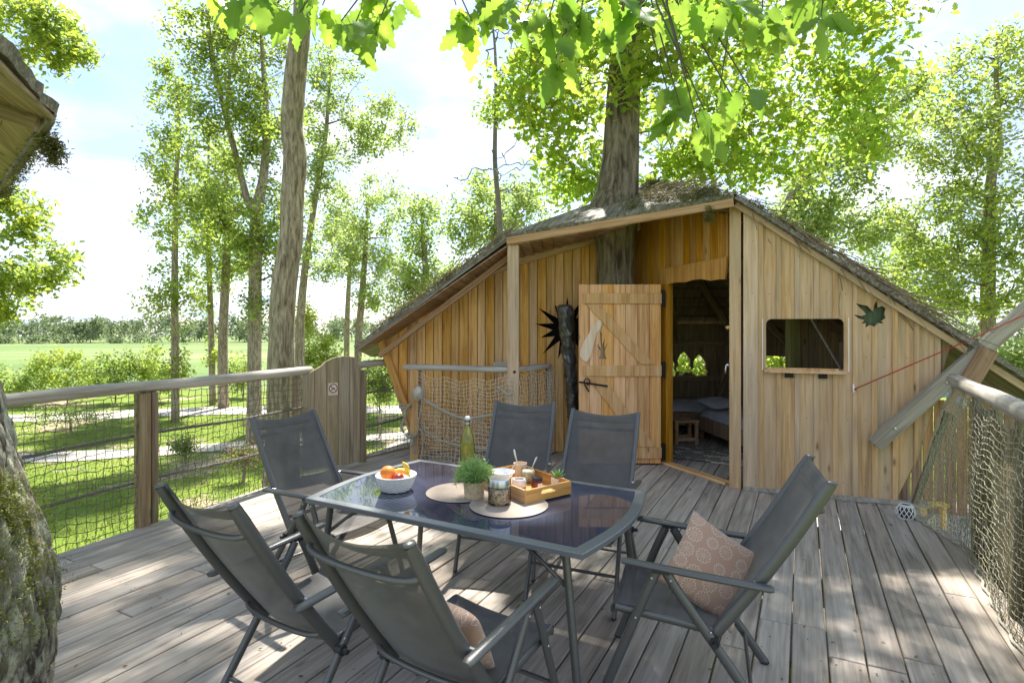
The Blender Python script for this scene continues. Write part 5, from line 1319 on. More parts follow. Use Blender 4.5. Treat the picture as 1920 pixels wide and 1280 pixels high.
# ================================================================== inside the room
M_sheet = plain('pale grey bed linen', (.50, .50, .51), .9, nz=.1, nscale=6, bmp=.5)
def bed(name, label, c, rz, L, W_, z=.46):
    e = empty(name, (c[0], c[1], 0), rz, label, 'bed'); M = Matrix.Translation((c[0], c[1], 0)) @ Matrix.Rotation(rz, 4, 'Z')
    for s in (-1, 1): board('side_rail', rect(-L / 2, L / 2, .16, .36), M @ Matrix.Translation((0, s * W_ / 2 - (.03 if s < 0 else 0), 0)) @ Matrix.Rotation(R(90), 4, 'X') @ Matrix.Translation((0, 0, -.015)), .03, M_soffit, e)
    for s in (-1, 1): board('end_rail', rect(-W_ / 2, W_ / 2, .16, .36), M @ Matrix.Translation((s * L / 2, 0, 0)) @ Matrix.Rotation(R(90), 4, 'Z') @ Matrix.Rotation(R(90), 4, 'X') @ Matrix.Translation((0, 0, -.015)), .03, M_soffit, e)
    for sx in (-1, 1):
        for sy in (-1, 1): MB().box((sx * (L / 2 - .05), sy * (W_ / 2 - .05), .1), (.07, .07, .2)).build('leg', M_soffit, e, M, local=True)
    n = 18; v = []; f = []
    for i in range(n + 1):
        for j in range(n + 1):
            a, b = 2 * i / n - 1, 2 * j / n - 1; ed = max(abs(a), abs(b)); z_ = .47 + .02 * mnoise.noise(Vector((a * 4, b * 4, c[0]))) - (.11 if ed > .99 else 0)
            v.append((a * (L / 2 - .02), b * (W_ / 2 - .02), z_))
    f = [(i * (n + 1) + j, (i + 1) * (n + 1) + j, (i + 1) * (n + 1) + j + 1, i * (n + 1) + j + 1) for i in range(n) for j in range(n)]
    objm('mattress', mesh('mattress', v, f, M_sheet, True), e, M)
    return e, M
b1, Mb1 = bed('bed', 'bed along the rear wall with the acorn holes', (2.35, 9.33, 0), 0, 2.4, .95)
b2, Mb2 = bed('bed', 'bed seen at the right of the doorway', (3.42, 7.82, 0), R(97), 1.7, .95)
def pillow(M, label):
    n = 12; v = []
    for s in (1, -1):
        for i in range(n + 1):
            for j in range(n + 1): a, b = 2 * i / n - 1, 2 * j / n - 1; v.append((a * .30, b * .2, s * .07 * ((1 - a * a) * (1 - b * b)) ** .4))
    m_ = (n + 1) ** 2; f = []
    for i in range(n):
        for j in range(n): q = (i * (n + 1) + j, (i + 1) * (n + 1) + j, (i + 1) * (n + 1) + j + 1, i * (n + 1) + j + 1); f.append(q); f.append(tuple(m_ + z for z in reversed(q)))
    tag(objm('pillow', mesh('pillow', v, f, M_sheet, True), None, M), label, 'pillow')
pillow(Matrix.Translation((3.12, 8.42, .56)) @ Matrix.Rotation(.5, 4, 'Z') @ Matrix.Rotation(.2, 4, 'X'), 'grey pillow on the bed seen through the doorway')
st = empty('wooden_stool', (2.52, 8.22, 0), .1, 'low slatted wooden stool beside the beds', 'stool'); Ms = Matrix.Translation((2.52, 8.22, 0)) @ Matrix.Rotation(.1, 4, 'Z')
MB().box((0, 0, .34), (.36, .30, .03)).build('seat', M_beam, st, Ms, local=True)
for sx in (-1, 1):
    for sy in (-1, 1): MB().box((sx * .15, sy * .12, .165), (.045, .045, .33)).build('leg', M_beam, st, Ms, local=True)
for sy in (-1, 1): MB().box((0, sy * .12, .08), (.26, .03, .045)).build('stretcher', M_beam, st, Ms, local=True)
def rugmat():
    m, t, b = newmat('black and cream woven rug'); c = objcoord(t, (1, 1, 1), False); sp = N(t, 'ShaderNodeSeparateXYZ'); t.links.new(c, sp.inputs[0])
    st1 = math_(t, 'FRACT', math_(t, 'MULTIPLY', sp.outputs[1], 9)); dg = math_(t, 'FRACT', math_(t, 'MULTIPLY', math_(t, 'ADD', sp.outputs[0], math_(t, 'MULTIPLY', sp.outputs[1], .8)), 22))
    bl = math_(t, 'GREATER_THAN', noise(t, c, 6, 1), .56)
    k = math_(t, 'MAXIMUM', math_(t, 'MULTIPLY', math_(t, 'GREATER_THAN', st1, .45), math_(t, 'GREATER_THAN', dg, .5)), bl); k = math_(t, 'MAXIMUM', k, math_(t, 'LESS_THAN', st1, .16))
    t.links.new(mixc(t, k, (.025, .025, .025), (.62, .57, .46)), b.inputs['Base Color']); b.inputs['Roughness'].default_value = .95; return m
tag(MB().box((0, 0, .006), (.95, .80, .010)).build('rug', rugmat(), None, Matrix.Translation((2.62, 7.42, 0)) @ Matrix.Rotation(R(-28), 4, 'Z'), local=True), 'black and cream woven rug inside the doorway', 'rug')
# ================================================================== trees
def leaves(C, n, sig, size, up=.35, droop=0.0, shape='diamond'):
    "n leaf faces scattered about the points C"
    k = len(C); idx = rng.integers(0, k, n)
    Pp = C[idx] + rng.normal(0, 1, (n, 3)) * np.asarray(sig)
    nr = rng.normal(0, 1, (n, 3)); nr[:, 2] = np.abs(nr[:, 2]) * 1.0 + up; nr /= np.linalg.norm(nr, axis=1, keepdims=True)
    t = np.cross(nr, rng.normal(0, 1, (n, 3))); t /= np.linalg.norm(t, axis=1, keepdims=True)
    t[:, 2] -= droop; t /= np.linalg.norm(t, axis=1, keepdims=True)
    s = np.cross(nr, t); s /= np.linalg.norm(s, axis=1, keepdims=True)
    L = (size * rng.uniform(.65, 1.25, n))[:, None]
    if shape == 'diamond':
        V = np.stack([Pp - t * L * .5, Pp + s * L * .30, Pp + t * L * .5, Pp - s * L * .30], 1); F = np.arange(4 * n).reshape(-1, 4)
        return V.reshape(-1, 3), F
    # lobed oak outline, folded a little along the midrib, as two strips of quads
    xs = np.array([-.5, -.30, -.16, -.02, .14, .26, .42, .5]); ys = np.array([.02, .10, .24, .13, .30, .17, .20, .03])
    m = len(xs); fold = nr * L * .10
    cols = []
    for x, y in zip(xs, ys):
        cb = Pp + t * L * x; cols += [cb + s * L * y + fold * y * 3, cb, cb - s * L * y + fold * y * 3]
    V = np.stack(cols, 1)
    q = []
    for i in range(m - 1): q += [(3 * i, 3 * i + 1, 3 * i + 4, 3 * i + 3), (3 * i + 1, 3 * i + 2, 3 * i + 5, 3 * i + 4)]
    F = (np.array(q)[None] + (np.arange(n) * 3 * m)[:, None, None]).reshape(-1, 4)
    return V.reshape(-1, 3), F
def in_blob(b, n):
    d = rng.normal(0, 1, (n, 3)); d /= np.linalg.norm(d, axis=1, keepdims=True)
    r = rng.uniform(.12, 1, (n, 1)) ** .45
    return np.array(b[:3]) + d * r * np.array(b[3:6])
def skeleton(trunk, targets, rtip=.006, rfac=.5, wig=.12):
    "branches from the trunk to every target; returns segments and twig end points"
    nodes = [np.array(p[:3], float) for p in trunk]; rad = [p[3] for p in trunk]
    nodes = nodes[len(nodes) // 4:]; rad = rad[len(rad) // 4:]
    P0, P1, R0, R1 = [], [], [], []; ends = []
    top = nodes[-1]; order = np.argsort(np.min(np.linalg.norm(targets[:, None] - np.array(nodes)[None], axis=2), axis=1))
    NA = np.zeros((len(nodes) + len(targets) * 4, 3)); NA[:len(nodes)] = nodes; NR = np.zeros(len(NA)); NR[:len(nodes)] = rad; cnt = len(nodes)
    for i in order:
        t = targets[i]; d = NA[:cnt] - t; D = np.linalg.norm(d, axis=1); cost = D + np.maximum(0, d[:, 2]) * 1.1 + .15 * (NR[:cnt] < .012)
        k = int(np.argmin(cost)); a = NA[k].copy(); L = D[k]
        if L < .03: continue
        r = min(NR[k] * .62, max(rtip * 1.5, .014 * L * rfac * 2 + rtip)); up = np.array([0, 0, 1.0]) * L * .10
        prev = a; pr = r; 
        for q in (1, 2, 3, 4):
            f = q / 4; p = a + (t - a) * f + up * math.sin(math.pi * f) + (rng.normal(0, 1, 3) * L * wig * .35 if q < 4 else 0)
            rr = r + (rtip - r) * f; P0.append(prev); P1.append(p); R0.append(pr); R1.append(rr); prev, pr = p, rr
            NA[cnt] = p; NR[cnt] = rr; cnt += 1
            if q >= 2: ends.append(p)
    return P0, P1, R0, R1, np.array(ends)
def bark_tube(pts, n, amp, freq, seed=0, flute=8, plates=0):
    "trunk surface with ridged bark; pts are (x,y,z,r)"
    v = []; m = len(pts)
    for i, p in enumerate(pts):
        c = Vector(p[:3]); r = p[3]
        t = (Vector(pts[min(i + 1, m - 1)][:3]) - Vector(pts[max(i - 1, 0)][:3])).normalized(); a = Vector((1, 0, 0)); a = (a - t * a.dot(t)).normalized(); b = t.cross(a)
        for k in range(n):
            q = 2 * math.pi * k / n; d = a * math.cos(q) + b * math.sin(q)
            s = Vector((math.cos(q) * flute * .35, math.sin(q) * flute * .35, p[2] * freq * .35 + seed))
            e = 1 - abs(mnoise.noise(s * 1.0)) * 2.4; e2 = mnoise.noise(Vector((math.cos(q) * flute, math.sin(q) * flute, p[2] * freq + seed)))
            big = mnoise.noise(Vector((math.cos(q) * 1.1, math.sin(q) * 1.1, p[2] * .9 + seed)))
            pl = 0
            if plates and -.2 < p[2] < 2.2:
                wv = Vector((math.cos(q) * 7, math.sin(q) * 7, p[2] * 5.5 + seed)); wv += mnoise.noise_vector(wv * 1.3) * .35
                dv = mnoise.voronoi(wv)[0]; pl = plates * (min(1, (dv[1] - dv[0]) * 3.2) ** .6 - .7)
            v.append(c + d * (r + amp * (e * .7 + e2 * .6) + pl + r * .09 * big))
    f = [(i * n + k, i * n + (k + 1) % n, (i + 1) * n + (k + 1) % n, (i + 1) * n + k) for i in range(m - 1) for k in range(n)]
    f += [tuple(range((m - 1) * n, m * n))]
    return v, f
def tree(name, label, trunk, blobs, leafm, barkm=None, nleaf=7000, size=.13, sig=.22, group=None, cat='tree', seed=None, rtip=.006, shape='diamond', extra=None, smoothn=5, trunk_res=None, rfac=.5, droop=0, wig=.12):
    base = Vector(trunk[0][:3]); e = empty(name, base, 0, label, cat, group)
    tr = spline(trunk, smoothn)
    if trunk[0][1] > 14.5 and cat == 'tree': rtip, rfac, sig, nleaf = .016, rfac * 1.5, sig * 1.05, int(nleaf * 1.2); blobs = [(*b[:3], b[3] * 1.15, b[4] * 1.15, *b[5:]) for b in blobs]
    tg = [in_blob(b, b[6]) for b in blobs] if blobs else []
    MB_ = Matrix.Translation(base); b0 = np.array(base)
    if trunk_res: v, f = bark_tube(spline(trunk, trunk_res[1]), trunk_res[0], *trunk_res[2:])
    else:
        mb = MB().tube([p[:3] for p in tr], [float(p[3]) for p in tr], 12); v, f = mb.v, mb.f
    o = objm('trunk', mesh('trunk', [Vector(p) - base for p in v], f, barkm or M_bark2, True), e, MB_)
    if tg:
        T = np.concatenate(tg); P0, P1, R0, R1, ends = skeleton([tuple(p) for p in tr], T, rtip, rfac, wig)
        V, F = segs(P0, P1, R0, R1, 5); o = objm('branches', mesh_np('branches', V - b0, F, M_twigd if barkm is M_twigd else M_twig, True), e, MB_); o['kind'] = 'stuff'
        if nleaf:
            ml = leafm if isinstance(leafm, list) else [leafm]; C = ends
            part = np.array_split(rng.permutation(len(C)), len(ml))
            for q, m in zip(part, ml):
                if len(q) == 0: continue
                V, F = leaves(C[q], nleaf // len(ml), sig, size, shape=shape, droop=droop)
                objm('crown', mesh_np('crown', V - b0, F, m), e, MB_)['kind'] = 'stuff'
    return e
def TP(px, py, Y, r): p = P(px, py, Y); return (p.x, p.y, p.z, r)
def BL(px, py, Y, wpx, hpx, dep, n):
    p = P(px, py, Y); return (p.x, p.y, p.z, wpx / FPX * Y, dep, hpx / FPX * Y, n)
def gbase(px, Y, r):
    X = (px - 960) / FPX * Y; return (X, Y, gz(X, Y) - .1, r)

# the oak that carries the house
oak_tr = [(1.36, 7.26, -2.6, .34), (1.36, 7.26, -1.0, .28), (1.35, 7.26, .3, .25), (1.34, 7.26, 1.6, .23), (1.35, 7.27, 2.7, .23), (1.32, 7.28, 3.15, .32), (1.37, 7.29, 3.45, .270), (1.42, 7.30, 3.9, .230), (1.44, 7.30, 4.5, .205), (1.48, 7.3, 5.2, .19), (1.55, 7.3, 6.2, .19), (1.65, 7.35, 7.4, .15), (1.7, 7.4, 8.8, .10)]
oak_bl = [(2.2, 8.9, 6.1, 2.7, 1.7, 1.7, 150), (4.3, 8.6, 4.9, 1.7, 1.4, .95, 100), (.5, 8.4, 5.3, .95, 1.0, 1.0, 60), (3.1, 9.3, 4.25, 1.7, 1.1, .55, 70), (.95, 9.2, 4.3, .65, .8, .6, 36), (5.1, 8.0, 6.4, 1.1, .9, .55, 46), (5.6, 8.6, 5.2, .8, .8, .7, 30), (2.6, 6.6, 6.4, 1.5, .8, .8, 50), (2.2, 6.7, 5.2, .9, .5, .6, 26), (.85, 6.8, 5.3, .55, .4, .6, 18), (1.6, 6.7, 4.7, .45, .3, .35, 9), (.2, 8.0, 8.4, 2.4, 1.5, .8, 42), (3.2, 8.0, 8.4, 2.2, 1.5, .8, 42)]
tree('oak_tree', 'stout oak growing up through the tree house roof', oak_tr, oak_bl, [M_leafoak, M_leafoak, M_leafyel], M_bark, 18500, .135, .14, None, shape='oak', trunk_res=(110, 22, .020, 2.2, 3.3, 9), rfac=.35, wig=.16)

# big leaning trunk behind the left rail
t5 = [gbase(519, 9.6, .28), TP(521, 900, 9.6, .235), TP(526, 760, 9.6, .215), TP(528, 640, 9.6, .205), TP(531, 560, 9.6, .20), TP(538, 500, 9.6, .195), TP(546, 440, 9.6, .188), TP(548, 380, 9.6, .185), TP(554, 300, 9.6, .19), TP(547, 240, 9.6, .178), TP(550, 180, 9.6, .178), TP(557, 110, 9.6, .165), TP(566, 40, 9.6, .145), TP(570, -40, 9.6, .13), TP(590, -300, 9.6, .10)]
tree('leaning_oak', 'thick wavy bare trunk rising behind the log rail near the gate', t5, [(-3.4, 9.2, 8.9, 1.7, 1.2, .7, 50), (-2.0, 9.0, 8.3, 1.6, 1.4, .7, 50)], M_leafoak, M_bark2, 6800, .14, .16, trunk_res=(90, 16, .013, 3.0, 1.7, 12), shape='oak')

# mossy trunk in the left foreground with its crown over the deck
ft = [(-2.22, 2.32, -2.7, 0.4), (-2.24, 2.32, -0.6, 0.33), (-2.27, 2.3, 0.05, 0.295), (-2.27, 2.3, 0.3, 0.3), (-2.255, 2.3, 0.5, 0.3), (-2.27, 2.3, 0.7, 0.29), (-2.34, 2.3, 1.0, 0.255), (-2.43, 2.3, 1.45, 0.222), (-2.49, 2.3, 1.8, 0.215), (-2.66, 2.25, 2.6, 0.21), (-2.76, 2.2, 3.6, 0.2), (-2.56, 2.3, 5.0, 0.18), (-2.16, 2.6, 6.5, 0.14), (-1.96, 2.8, 7.6, 0.08)]
fcrown = [(-2.4, 6.6, 7.5, 1.3, 1.2, .6, 30), (-.4, 6.3, 7.3, 1.5, 1.2, .7, 44), (1.3, 6.2, 7.3, 1.4, 1.2, .7, 40), (2.8, 6.0, 7.2, 1.2, 1.2, .7, 36), (-1.5, 3.4, 7.0, 1.6, 1.2, .8, 26)]
tree('mossy_oak', 'lichen and moss covered trunk at the edge of the deck in the foreground', ft, fcrown, M_leafoak, M_barkf, 7600, .155, .17, trunk_res=(230, 36, .020, 2.8, 7.7, 11, .026), shape='oak', rfac=.3)
lp = spline([(-2.75, 2.2, 3.0, .075), (-1.7, 2.12, 3.35, .055), (-.2, 2.2, 3.42, .04), (1.3, 2.2, 3.36, .022), (2.0, 2.2, 3.3, .012)], 8)
MB().tube([p[:3] for p in lp], [float(p[3]) for p in lp], 9).build('limb', M_barkf, bpy.data.objects['mossy_oak'], smooth=True)
mp = []
for _ in range(90):
    a = random.gauss(-.25, .38); z = random.choice((random.uniform(.45, .75), random.uniform(.75, 1.1))); r = interp(z, [(.05, .295), (.5, .322), (.7, .295), (1.0, .258), (1.5, .222)])
    mp.append((-2.27 - .10 * max(0, z - .6) + r * math.cos(a), 2.3 + r * math.sin(a) , z))
V = tuft(11000, mp, .026, .006, .018, .0024, .2)
o = objm('moss', mesh_np('moss', V - np.array(ft[0][:3]), np.arange(len(V)).reshape(-1, 3), leafmat('bark moss', (.10, .125, .012), (.21, .225, .025), (.18, .2, .02), .3)), bpy.data.objects['mossy_oak'], Matrix.Translation(ft[0][:3])); o['kind'] = 'stuff'

# trees on the lawn, from the fence outwards
G1 = 'slender trees on the lawn'
tree('slender_tree', 'slim straight tree with leaves all along its trunk, leftmost on the lawn', [gbase(329, 24.7, .17), TP(328, 640, 24.7, .15), TP(328, 480, 24.7, .13), TP(330, 340, 24.7, .10), TP(336, 240, 24.7, .07), TP(330, 150, 24.7, .03)],
     [BL(318, 560, 24.7, 55, 75, 1.0, 42), BL(330, 420, 24.7, 70, 70, 1.3, 46), BL(328, 300, 24.7, 46, 80, 1.2, 44), BL(322, 170, 24.7, 42, 60, 1.1, 34), BL(330, 690, 24.7, 22, 60, .6, 14)], [M_leafmid, M_leafyel], M_bark2, 7600, .16, .18, G1)
tree('slender_tree', 'thin dark tree with leafy low sprigs just beyond the slim straight one', [gbase(399, 29.7, .17), TP(396, 620, 29.7, .15), TP(391, 480, 29.7, .12), TP(388, 380, 29.7, .09), TP(392, 260, 29.7, .05)],
     [BL(392, 520, 29.7, 38, 90, 1.0, 36), BL(385, 400, 29.7, 50, 80, 1.2, 36), BL(398, 300, 29.7, 45, 80, 1.2, 30), BL(400, 670, 29.7, 20, 22, .5, 8)], [M_leafmid, M_leafyel], M_bark2, 5600, .17, .2, G1)
tree('slender_tree', 'straight grey trunk standing close behind the thin dark tree', [gbase(419, 28.5, .27), TP(418, 640, 28.5, .23), TP(423, 520, 28.5, .20), TP(426, 430, 28.5, .15), TP(424, 330, 28.5, .08)],
     [BL(432, 470, 28.5, 40, 60, 1.2, 34), BL(425, 370, 28.5, 50, 70, 1.5, 34)], [M_leafyel, M_leafmid], M_bark2, 4800, .16, .22, G1)
tree('forked_tree', 'tall forked tree with a big airy crown left of the leaning trunk', [gbase(476, 20.0, .27), TP(477, 700, 20, .24), TP(478, 560, 20, .225), TP(480, 440, 20, .215), TP(484, 385, 20, .20), TP(494, 330, 20, .15), TP(500, 240, 20, .12), TP(494, 130, 20, .08), TP(486, 20, 20, .04)],
     [BL(470, 400, 20, 110, 75, 1.6, 84), BL(420, 250, 20, 100, 95, 1.8, 84), BL(500, 190, 20, 75, 100, 1.6, 66), BL(400, 80, 20, 68, 75, 1.5, 58), BL(480, 40, 20, 85, 55, 1.5, 44), BL(500, 480, 20, 60, 45, 1.2, 34), BL(480, 590, 20, 36, 40, 1, 10)], [M_leafmid, M_leafdk, M_leafyel, M_leafmid], M_bark2, 19000, .15, .19, rfac=.8)
ft_ = bpy.data.objects['forked_tree']
for pts in ([TP(482, 392, 20, .17), TP(466, 380, 20, .14), TP(452, 330, 20, .12), TP(424, 220, 20, .10), TP(400, 120, 20, .08), TP(388, 20, 20, .05)], [TP(424, 220, 20, .075), TP(432, 130, 20, .06), TP(450, 60, 20, .04)]):
    MB().tube([p[:3] for p in spline(pts, 6)], [float(p[3]) for p in spline(pts, 6)], 8).build('limb', M_bark2, ft_, smooth=True)
tree('spreading_tree', 'airy tree right of the leaning trunk with a branch reaching to the open sky', [gbase(562, 26, .24), TP(562, 640, 26, .2), TP(570, 520, 26, .17), TP(590, 380, 26, .13), TP(610, 260, 26, .10), TP(620, 120, 26, .05)],
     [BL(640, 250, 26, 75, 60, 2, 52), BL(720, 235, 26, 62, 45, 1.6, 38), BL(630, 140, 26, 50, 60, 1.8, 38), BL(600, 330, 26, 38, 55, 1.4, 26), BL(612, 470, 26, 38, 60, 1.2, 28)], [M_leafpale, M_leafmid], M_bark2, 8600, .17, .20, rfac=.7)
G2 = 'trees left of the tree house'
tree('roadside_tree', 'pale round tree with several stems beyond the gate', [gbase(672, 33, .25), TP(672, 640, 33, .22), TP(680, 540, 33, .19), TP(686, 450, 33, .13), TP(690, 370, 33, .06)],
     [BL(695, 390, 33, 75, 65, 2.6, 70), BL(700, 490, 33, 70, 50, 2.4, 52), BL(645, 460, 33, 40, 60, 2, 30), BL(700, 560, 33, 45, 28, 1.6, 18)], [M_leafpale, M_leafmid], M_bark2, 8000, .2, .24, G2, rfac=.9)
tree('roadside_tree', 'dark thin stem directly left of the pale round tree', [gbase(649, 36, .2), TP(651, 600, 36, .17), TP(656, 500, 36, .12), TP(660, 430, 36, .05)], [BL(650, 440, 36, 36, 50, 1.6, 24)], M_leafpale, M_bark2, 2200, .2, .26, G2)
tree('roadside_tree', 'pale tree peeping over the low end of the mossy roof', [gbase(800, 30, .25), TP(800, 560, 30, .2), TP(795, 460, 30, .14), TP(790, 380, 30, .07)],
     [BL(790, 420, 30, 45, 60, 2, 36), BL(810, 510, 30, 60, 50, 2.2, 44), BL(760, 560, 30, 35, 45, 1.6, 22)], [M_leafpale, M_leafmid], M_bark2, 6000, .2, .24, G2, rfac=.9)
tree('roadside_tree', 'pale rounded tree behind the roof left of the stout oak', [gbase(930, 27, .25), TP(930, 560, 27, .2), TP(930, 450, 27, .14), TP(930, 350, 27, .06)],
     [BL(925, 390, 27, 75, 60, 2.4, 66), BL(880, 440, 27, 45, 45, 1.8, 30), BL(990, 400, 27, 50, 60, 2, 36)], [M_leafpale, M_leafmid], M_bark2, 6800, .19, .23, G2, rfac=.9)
tree('dead_tree', 'thin nearly bare tree with twisted twigs against the sky', [gbase(945, 15, .12), TP(940, 520, 15, .085), TP(936, 400, 15, .075), TP(928, 300, 15, .062), TP(930, 180, 15, .05), TP(928, 90, 15, .035), TP(920, 20, 15, .015)],
     [BL(930, 90, 15, 62, 45, .9, 22), BL(960, 310, 15, 48, 60, .9, 14), BL(905, 330, 15, 58, 14, .6, 6), BL(975, 200, 15, 30, 60, .9, 12)], M_leafmid, M_twigd, 0, .12, .15, rfac=.7, wig=.22)
# sparse leaves on it
V, F = leaves(in_blob(BL(925, 200, 15, 34, 28, .5, 1), 22), 420, .13, .13, shape='oak'); dt = bpy.data.objects['dead_tree']
objm('crown', mesh_np('crown', V - np.array(WM[dt.name].translation), F, M_leafmid), dt, WM[dt.name])
# behind and right of the house
G3 = 'trees right of the tree house'
tree('lawn_tree', 'leaning grey limbed tree rising over the root strewn roof slope', [gbase(1440, 17, .2), TP(1450, 520, 17, .17), TP(1462, 420, 17, .14), TP(1500, 340, 17, .11), TP(1560, 295, 17, .08), TP(1620, 240, 17, .04)],
     [BL(1560, 350, 17, 75, 60, 1.6, 60), BL(1570, 440, 17, 65, 45, 1.6, 44), BL(1620, 260, 17, 60, 50, 1.4, 40), BL(1500, 400, 17, 45, 45, 1.2, 30), BL(1690, 170, 17, 36, 28, .8, 18)], [M_leafmid, M_leafpale], M_bark2, 9600, .14, .18, G3, rfac=.8)
tree('lawn_tree', 'tall maple like tree filling the sky at the far right edge', [gbase(1855, 17.5, .25), TP(1853, 640, 17.5, .21), TP(1852, 560, 17.5, .2), TP(1855, 440, 17.5, .17), TP(1858, 340, 17.5, .14), TP(1872, 260, 17.5, .10), TP(1868, 150, 17.5, .07), TP(1870, 60, 17.5, .03)],
     [BL(1850, 150, 17.5, 95, 90, 2, 88), BL(1770, 260, 17.5, 75, 65, 1.8, 66), BL(1860, 330, 17.5, 100, 80, 2, 84), BL(1770, 420, 17.5, 100, 60, 1.8, 70), BL(1880, 470, 17.5, 90, 60, 2, 62), BL(1740, 520, 17.5, 75, 50, 1.8, 50), BL(1830, 560, 17.5, 90, 45, 1.8, 52)], [M_leafmid, M_leafpale, M_leafyel], M_bark2, 17000, .15, .18, G3, rfac=.8)
tree('lawn_tree', 'green thicket tree between the roof edge and the far right tree', [gbase(1690, 24, .2), TP(1690, 560, 24, .15), TP(1700, 470, 24, .1), TP(1705, 400, 24, .05)],
     [BL(1690, 470, 24, 60, 55, 1.8, 46), BL(1720, 580, 24, 75, 50, 1.8, 44), BL(1640, 420, 24, 40, 40, 1.5, 24)], [M_leafpale, M_leafmid], M_bark2, 6400, .17, .24, G3)
tree('lawn_tree', 'leafy green tree seen under the right end of the roof', [gbase(1900, 14, .15), TP(1900, 760, 14, .12), TP(1905, 700, 14, .08)], [BL(1890, 690, 14, 45, 50, 1.2, 40), BL(1930, 760, 14, 40, 50, 1, 26)], [M_leafmid, M_leafpale], M_bark2, 3600, .13, .17, G3)
tree('lawn_tree', 'green tree showing through the acorn holes and rear window', [gbase(1330, 15.5, .15), TP(1330, 800, 15.5, .12), TP(1330, 700, 15.5, .08)], [BL(1290, 690, 15.5, 80, 50, 1.2, 60), BL(1450, 690, 15.5, 90, 50, 1.2, 60)], [M_leafyel, M_leafmid], M_bark2, 6400, .17, .22, G3)
# tree on the far left whose boughs reach into the picture
tree('corner_tree', 'tree at the far left whose boughs hang above and below the neighbouring roof', [(-13.5, 11.5, -2.6, .3), (-13.2, 11.3, 2, .24), (-12.6, 11.0, 5, .2), (-11.8, 10.8, 7.5, .12)],
     [BL(60, 60, 10.8, 75, 70, .9, 54), BL(-20, 130, 10.8, 60, 90, 1, 40), BL(135, 95, 10.8, 30, 22, .5, 12), BL(20, 400, 10.8, 45, 60, .9, 34), BL(-10, 540, 10.8, 45, 70, .9, 34), BL(75, 505, 10.8, 65, 50, .7, 30)], [M_leafmid, M_leafyel], M_bark2, 9000, .12, .11, rfac=.6, shape='oak')

# shrubs
G4 = 'shrubs along the edge of the field'
def shrub(px, py, Y, wpx, hpx, label, mats, n=2600, size=.16, group=G4, sig=.2):
    b = gbase(px, Y, .05); c = P(px, py, Y)
    tree('shrub', label, [b, (b[0] + .05, b[1], b[2] + .4, .04), (b[0], b[1], max(b[2] + .6, c.z), .02)], [BL(px, py, Y, wpx, hpx, wpx / FPX * Y * .7, 44)], mats, M_bark2, n, size, sig, group, 'shrub')
shrub(30, 716, 31, 70, 40, 'dark shrub next to the mossy foreground trunk', [M_leafdk, M_leafmid], 3400)
shrub(125, 700, 31, 75, 46, 'bushy yellow green shrub above the left part of the log rail', [M_leafyel, M_leafmid], 4200)
shrub(215, 694, 31, 65, 42, 'green shrub over the log rail left of the slim straight tree', [M_leafmid, M_leafdk], 3600)
shrub(290, 700, 31, 60, 44, 'yellowish shrub at the foot of the slim straight tree', [M_leafyel, M_leafmid], 3600)
shrub(455, 700, 33, 42, 34, 'small shrub between the grey trunk and the forked tree', [M_leafmid, M_leafyel], 2200)
shrub(600, 665, 30, 42, 42, 'light green shrub above the wavy gate', [M_leafmid, M_leafyel], 3000)
shrub(710, 715, 21, 50, 36, 'dense green shrub seen between the gate and the house', [M_leafmid, M_leafdk], 3600, .12)
shrub(570, 600, 28, 26, 36, 'pale yellow sapling beside the leaning trunk', [M_leafyel], 1500, .14)
G5 = 'low shrubs in the lawn beds'
shrub(345, 835, 16.5, 26, 20, 'low shrub in the lawn below the slim straight tree', [M_leafmid, M_leafdk], 1500, .07, G5, .1)
shrub(130, 780, 22, 95, 12, 'strip of low plants along the far path', [M_leafmid, M_leafpale], 2200, .08, G5, .14)
shrub(455, 855, 15, 30, 24, 'reddish bare low shrub beside the forked tree', [M_leafdk, plain('dry red leaf', (.25, .12, .07), .8)], 1400, .06, G5, .1)

# far wood beyond the field
def far_wood():
    C = []; TR = []
    for k in range(520):
        px = random.uniform(-700, 1000) if k < 400 else random.uniform(1000, 2700); Y = random.uniform(250, 300); X = (px - 960) / FPX * Y; g = gz(X, Y)
        h = random.uniform(8, 13.5) * (1.0 if px < 330 else .86) * (1 + .45 * mnoise.noise(Vector((px * .011, 3.3, 0)))); w_ = random.uniform(2.8, 5.2)
        for q in range(26):
            a = random.uniform(0, 6.28); r_ = w_ * math.sqrt(random.random()); z = g + h * (.25 + .75 * random.random() ** .8); r_ *= 1.1 - .75 * ((z - g) / h) ** 2
            C.append((X + r_ * math.cos(a), Y + r_ * math.sin(a), z))
        if random.random() < .35: TR.append(((X, Y - 4, g), (X + random.gauss(0, .3), Y - 4, g + h * .7)))
    for k in range(220):
        px = random.uniform(-700, 2600); Y = random.uniform(242, 252); X = (px - 960) / FPX * Y; g = gz(X, Y)
        for q in range(10): C.append((X + random.gauss(0, 2), Y + random.gauss(0, 1), g + random.uniform(.3, 3.2)))
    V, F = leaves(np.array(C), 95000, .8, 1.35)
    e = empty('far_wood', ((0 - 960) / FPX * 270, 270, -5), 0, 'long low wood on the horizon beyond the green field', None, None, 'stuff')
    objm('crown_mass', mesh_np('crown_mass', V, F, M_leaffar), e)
    V, F = segs([a for a, b in TR], [b for a, b in TR], .22, .12, 5); objm('trunk_mass', mesh_np('trunk_mass', V, F, M_twigd), e)
far_wood()

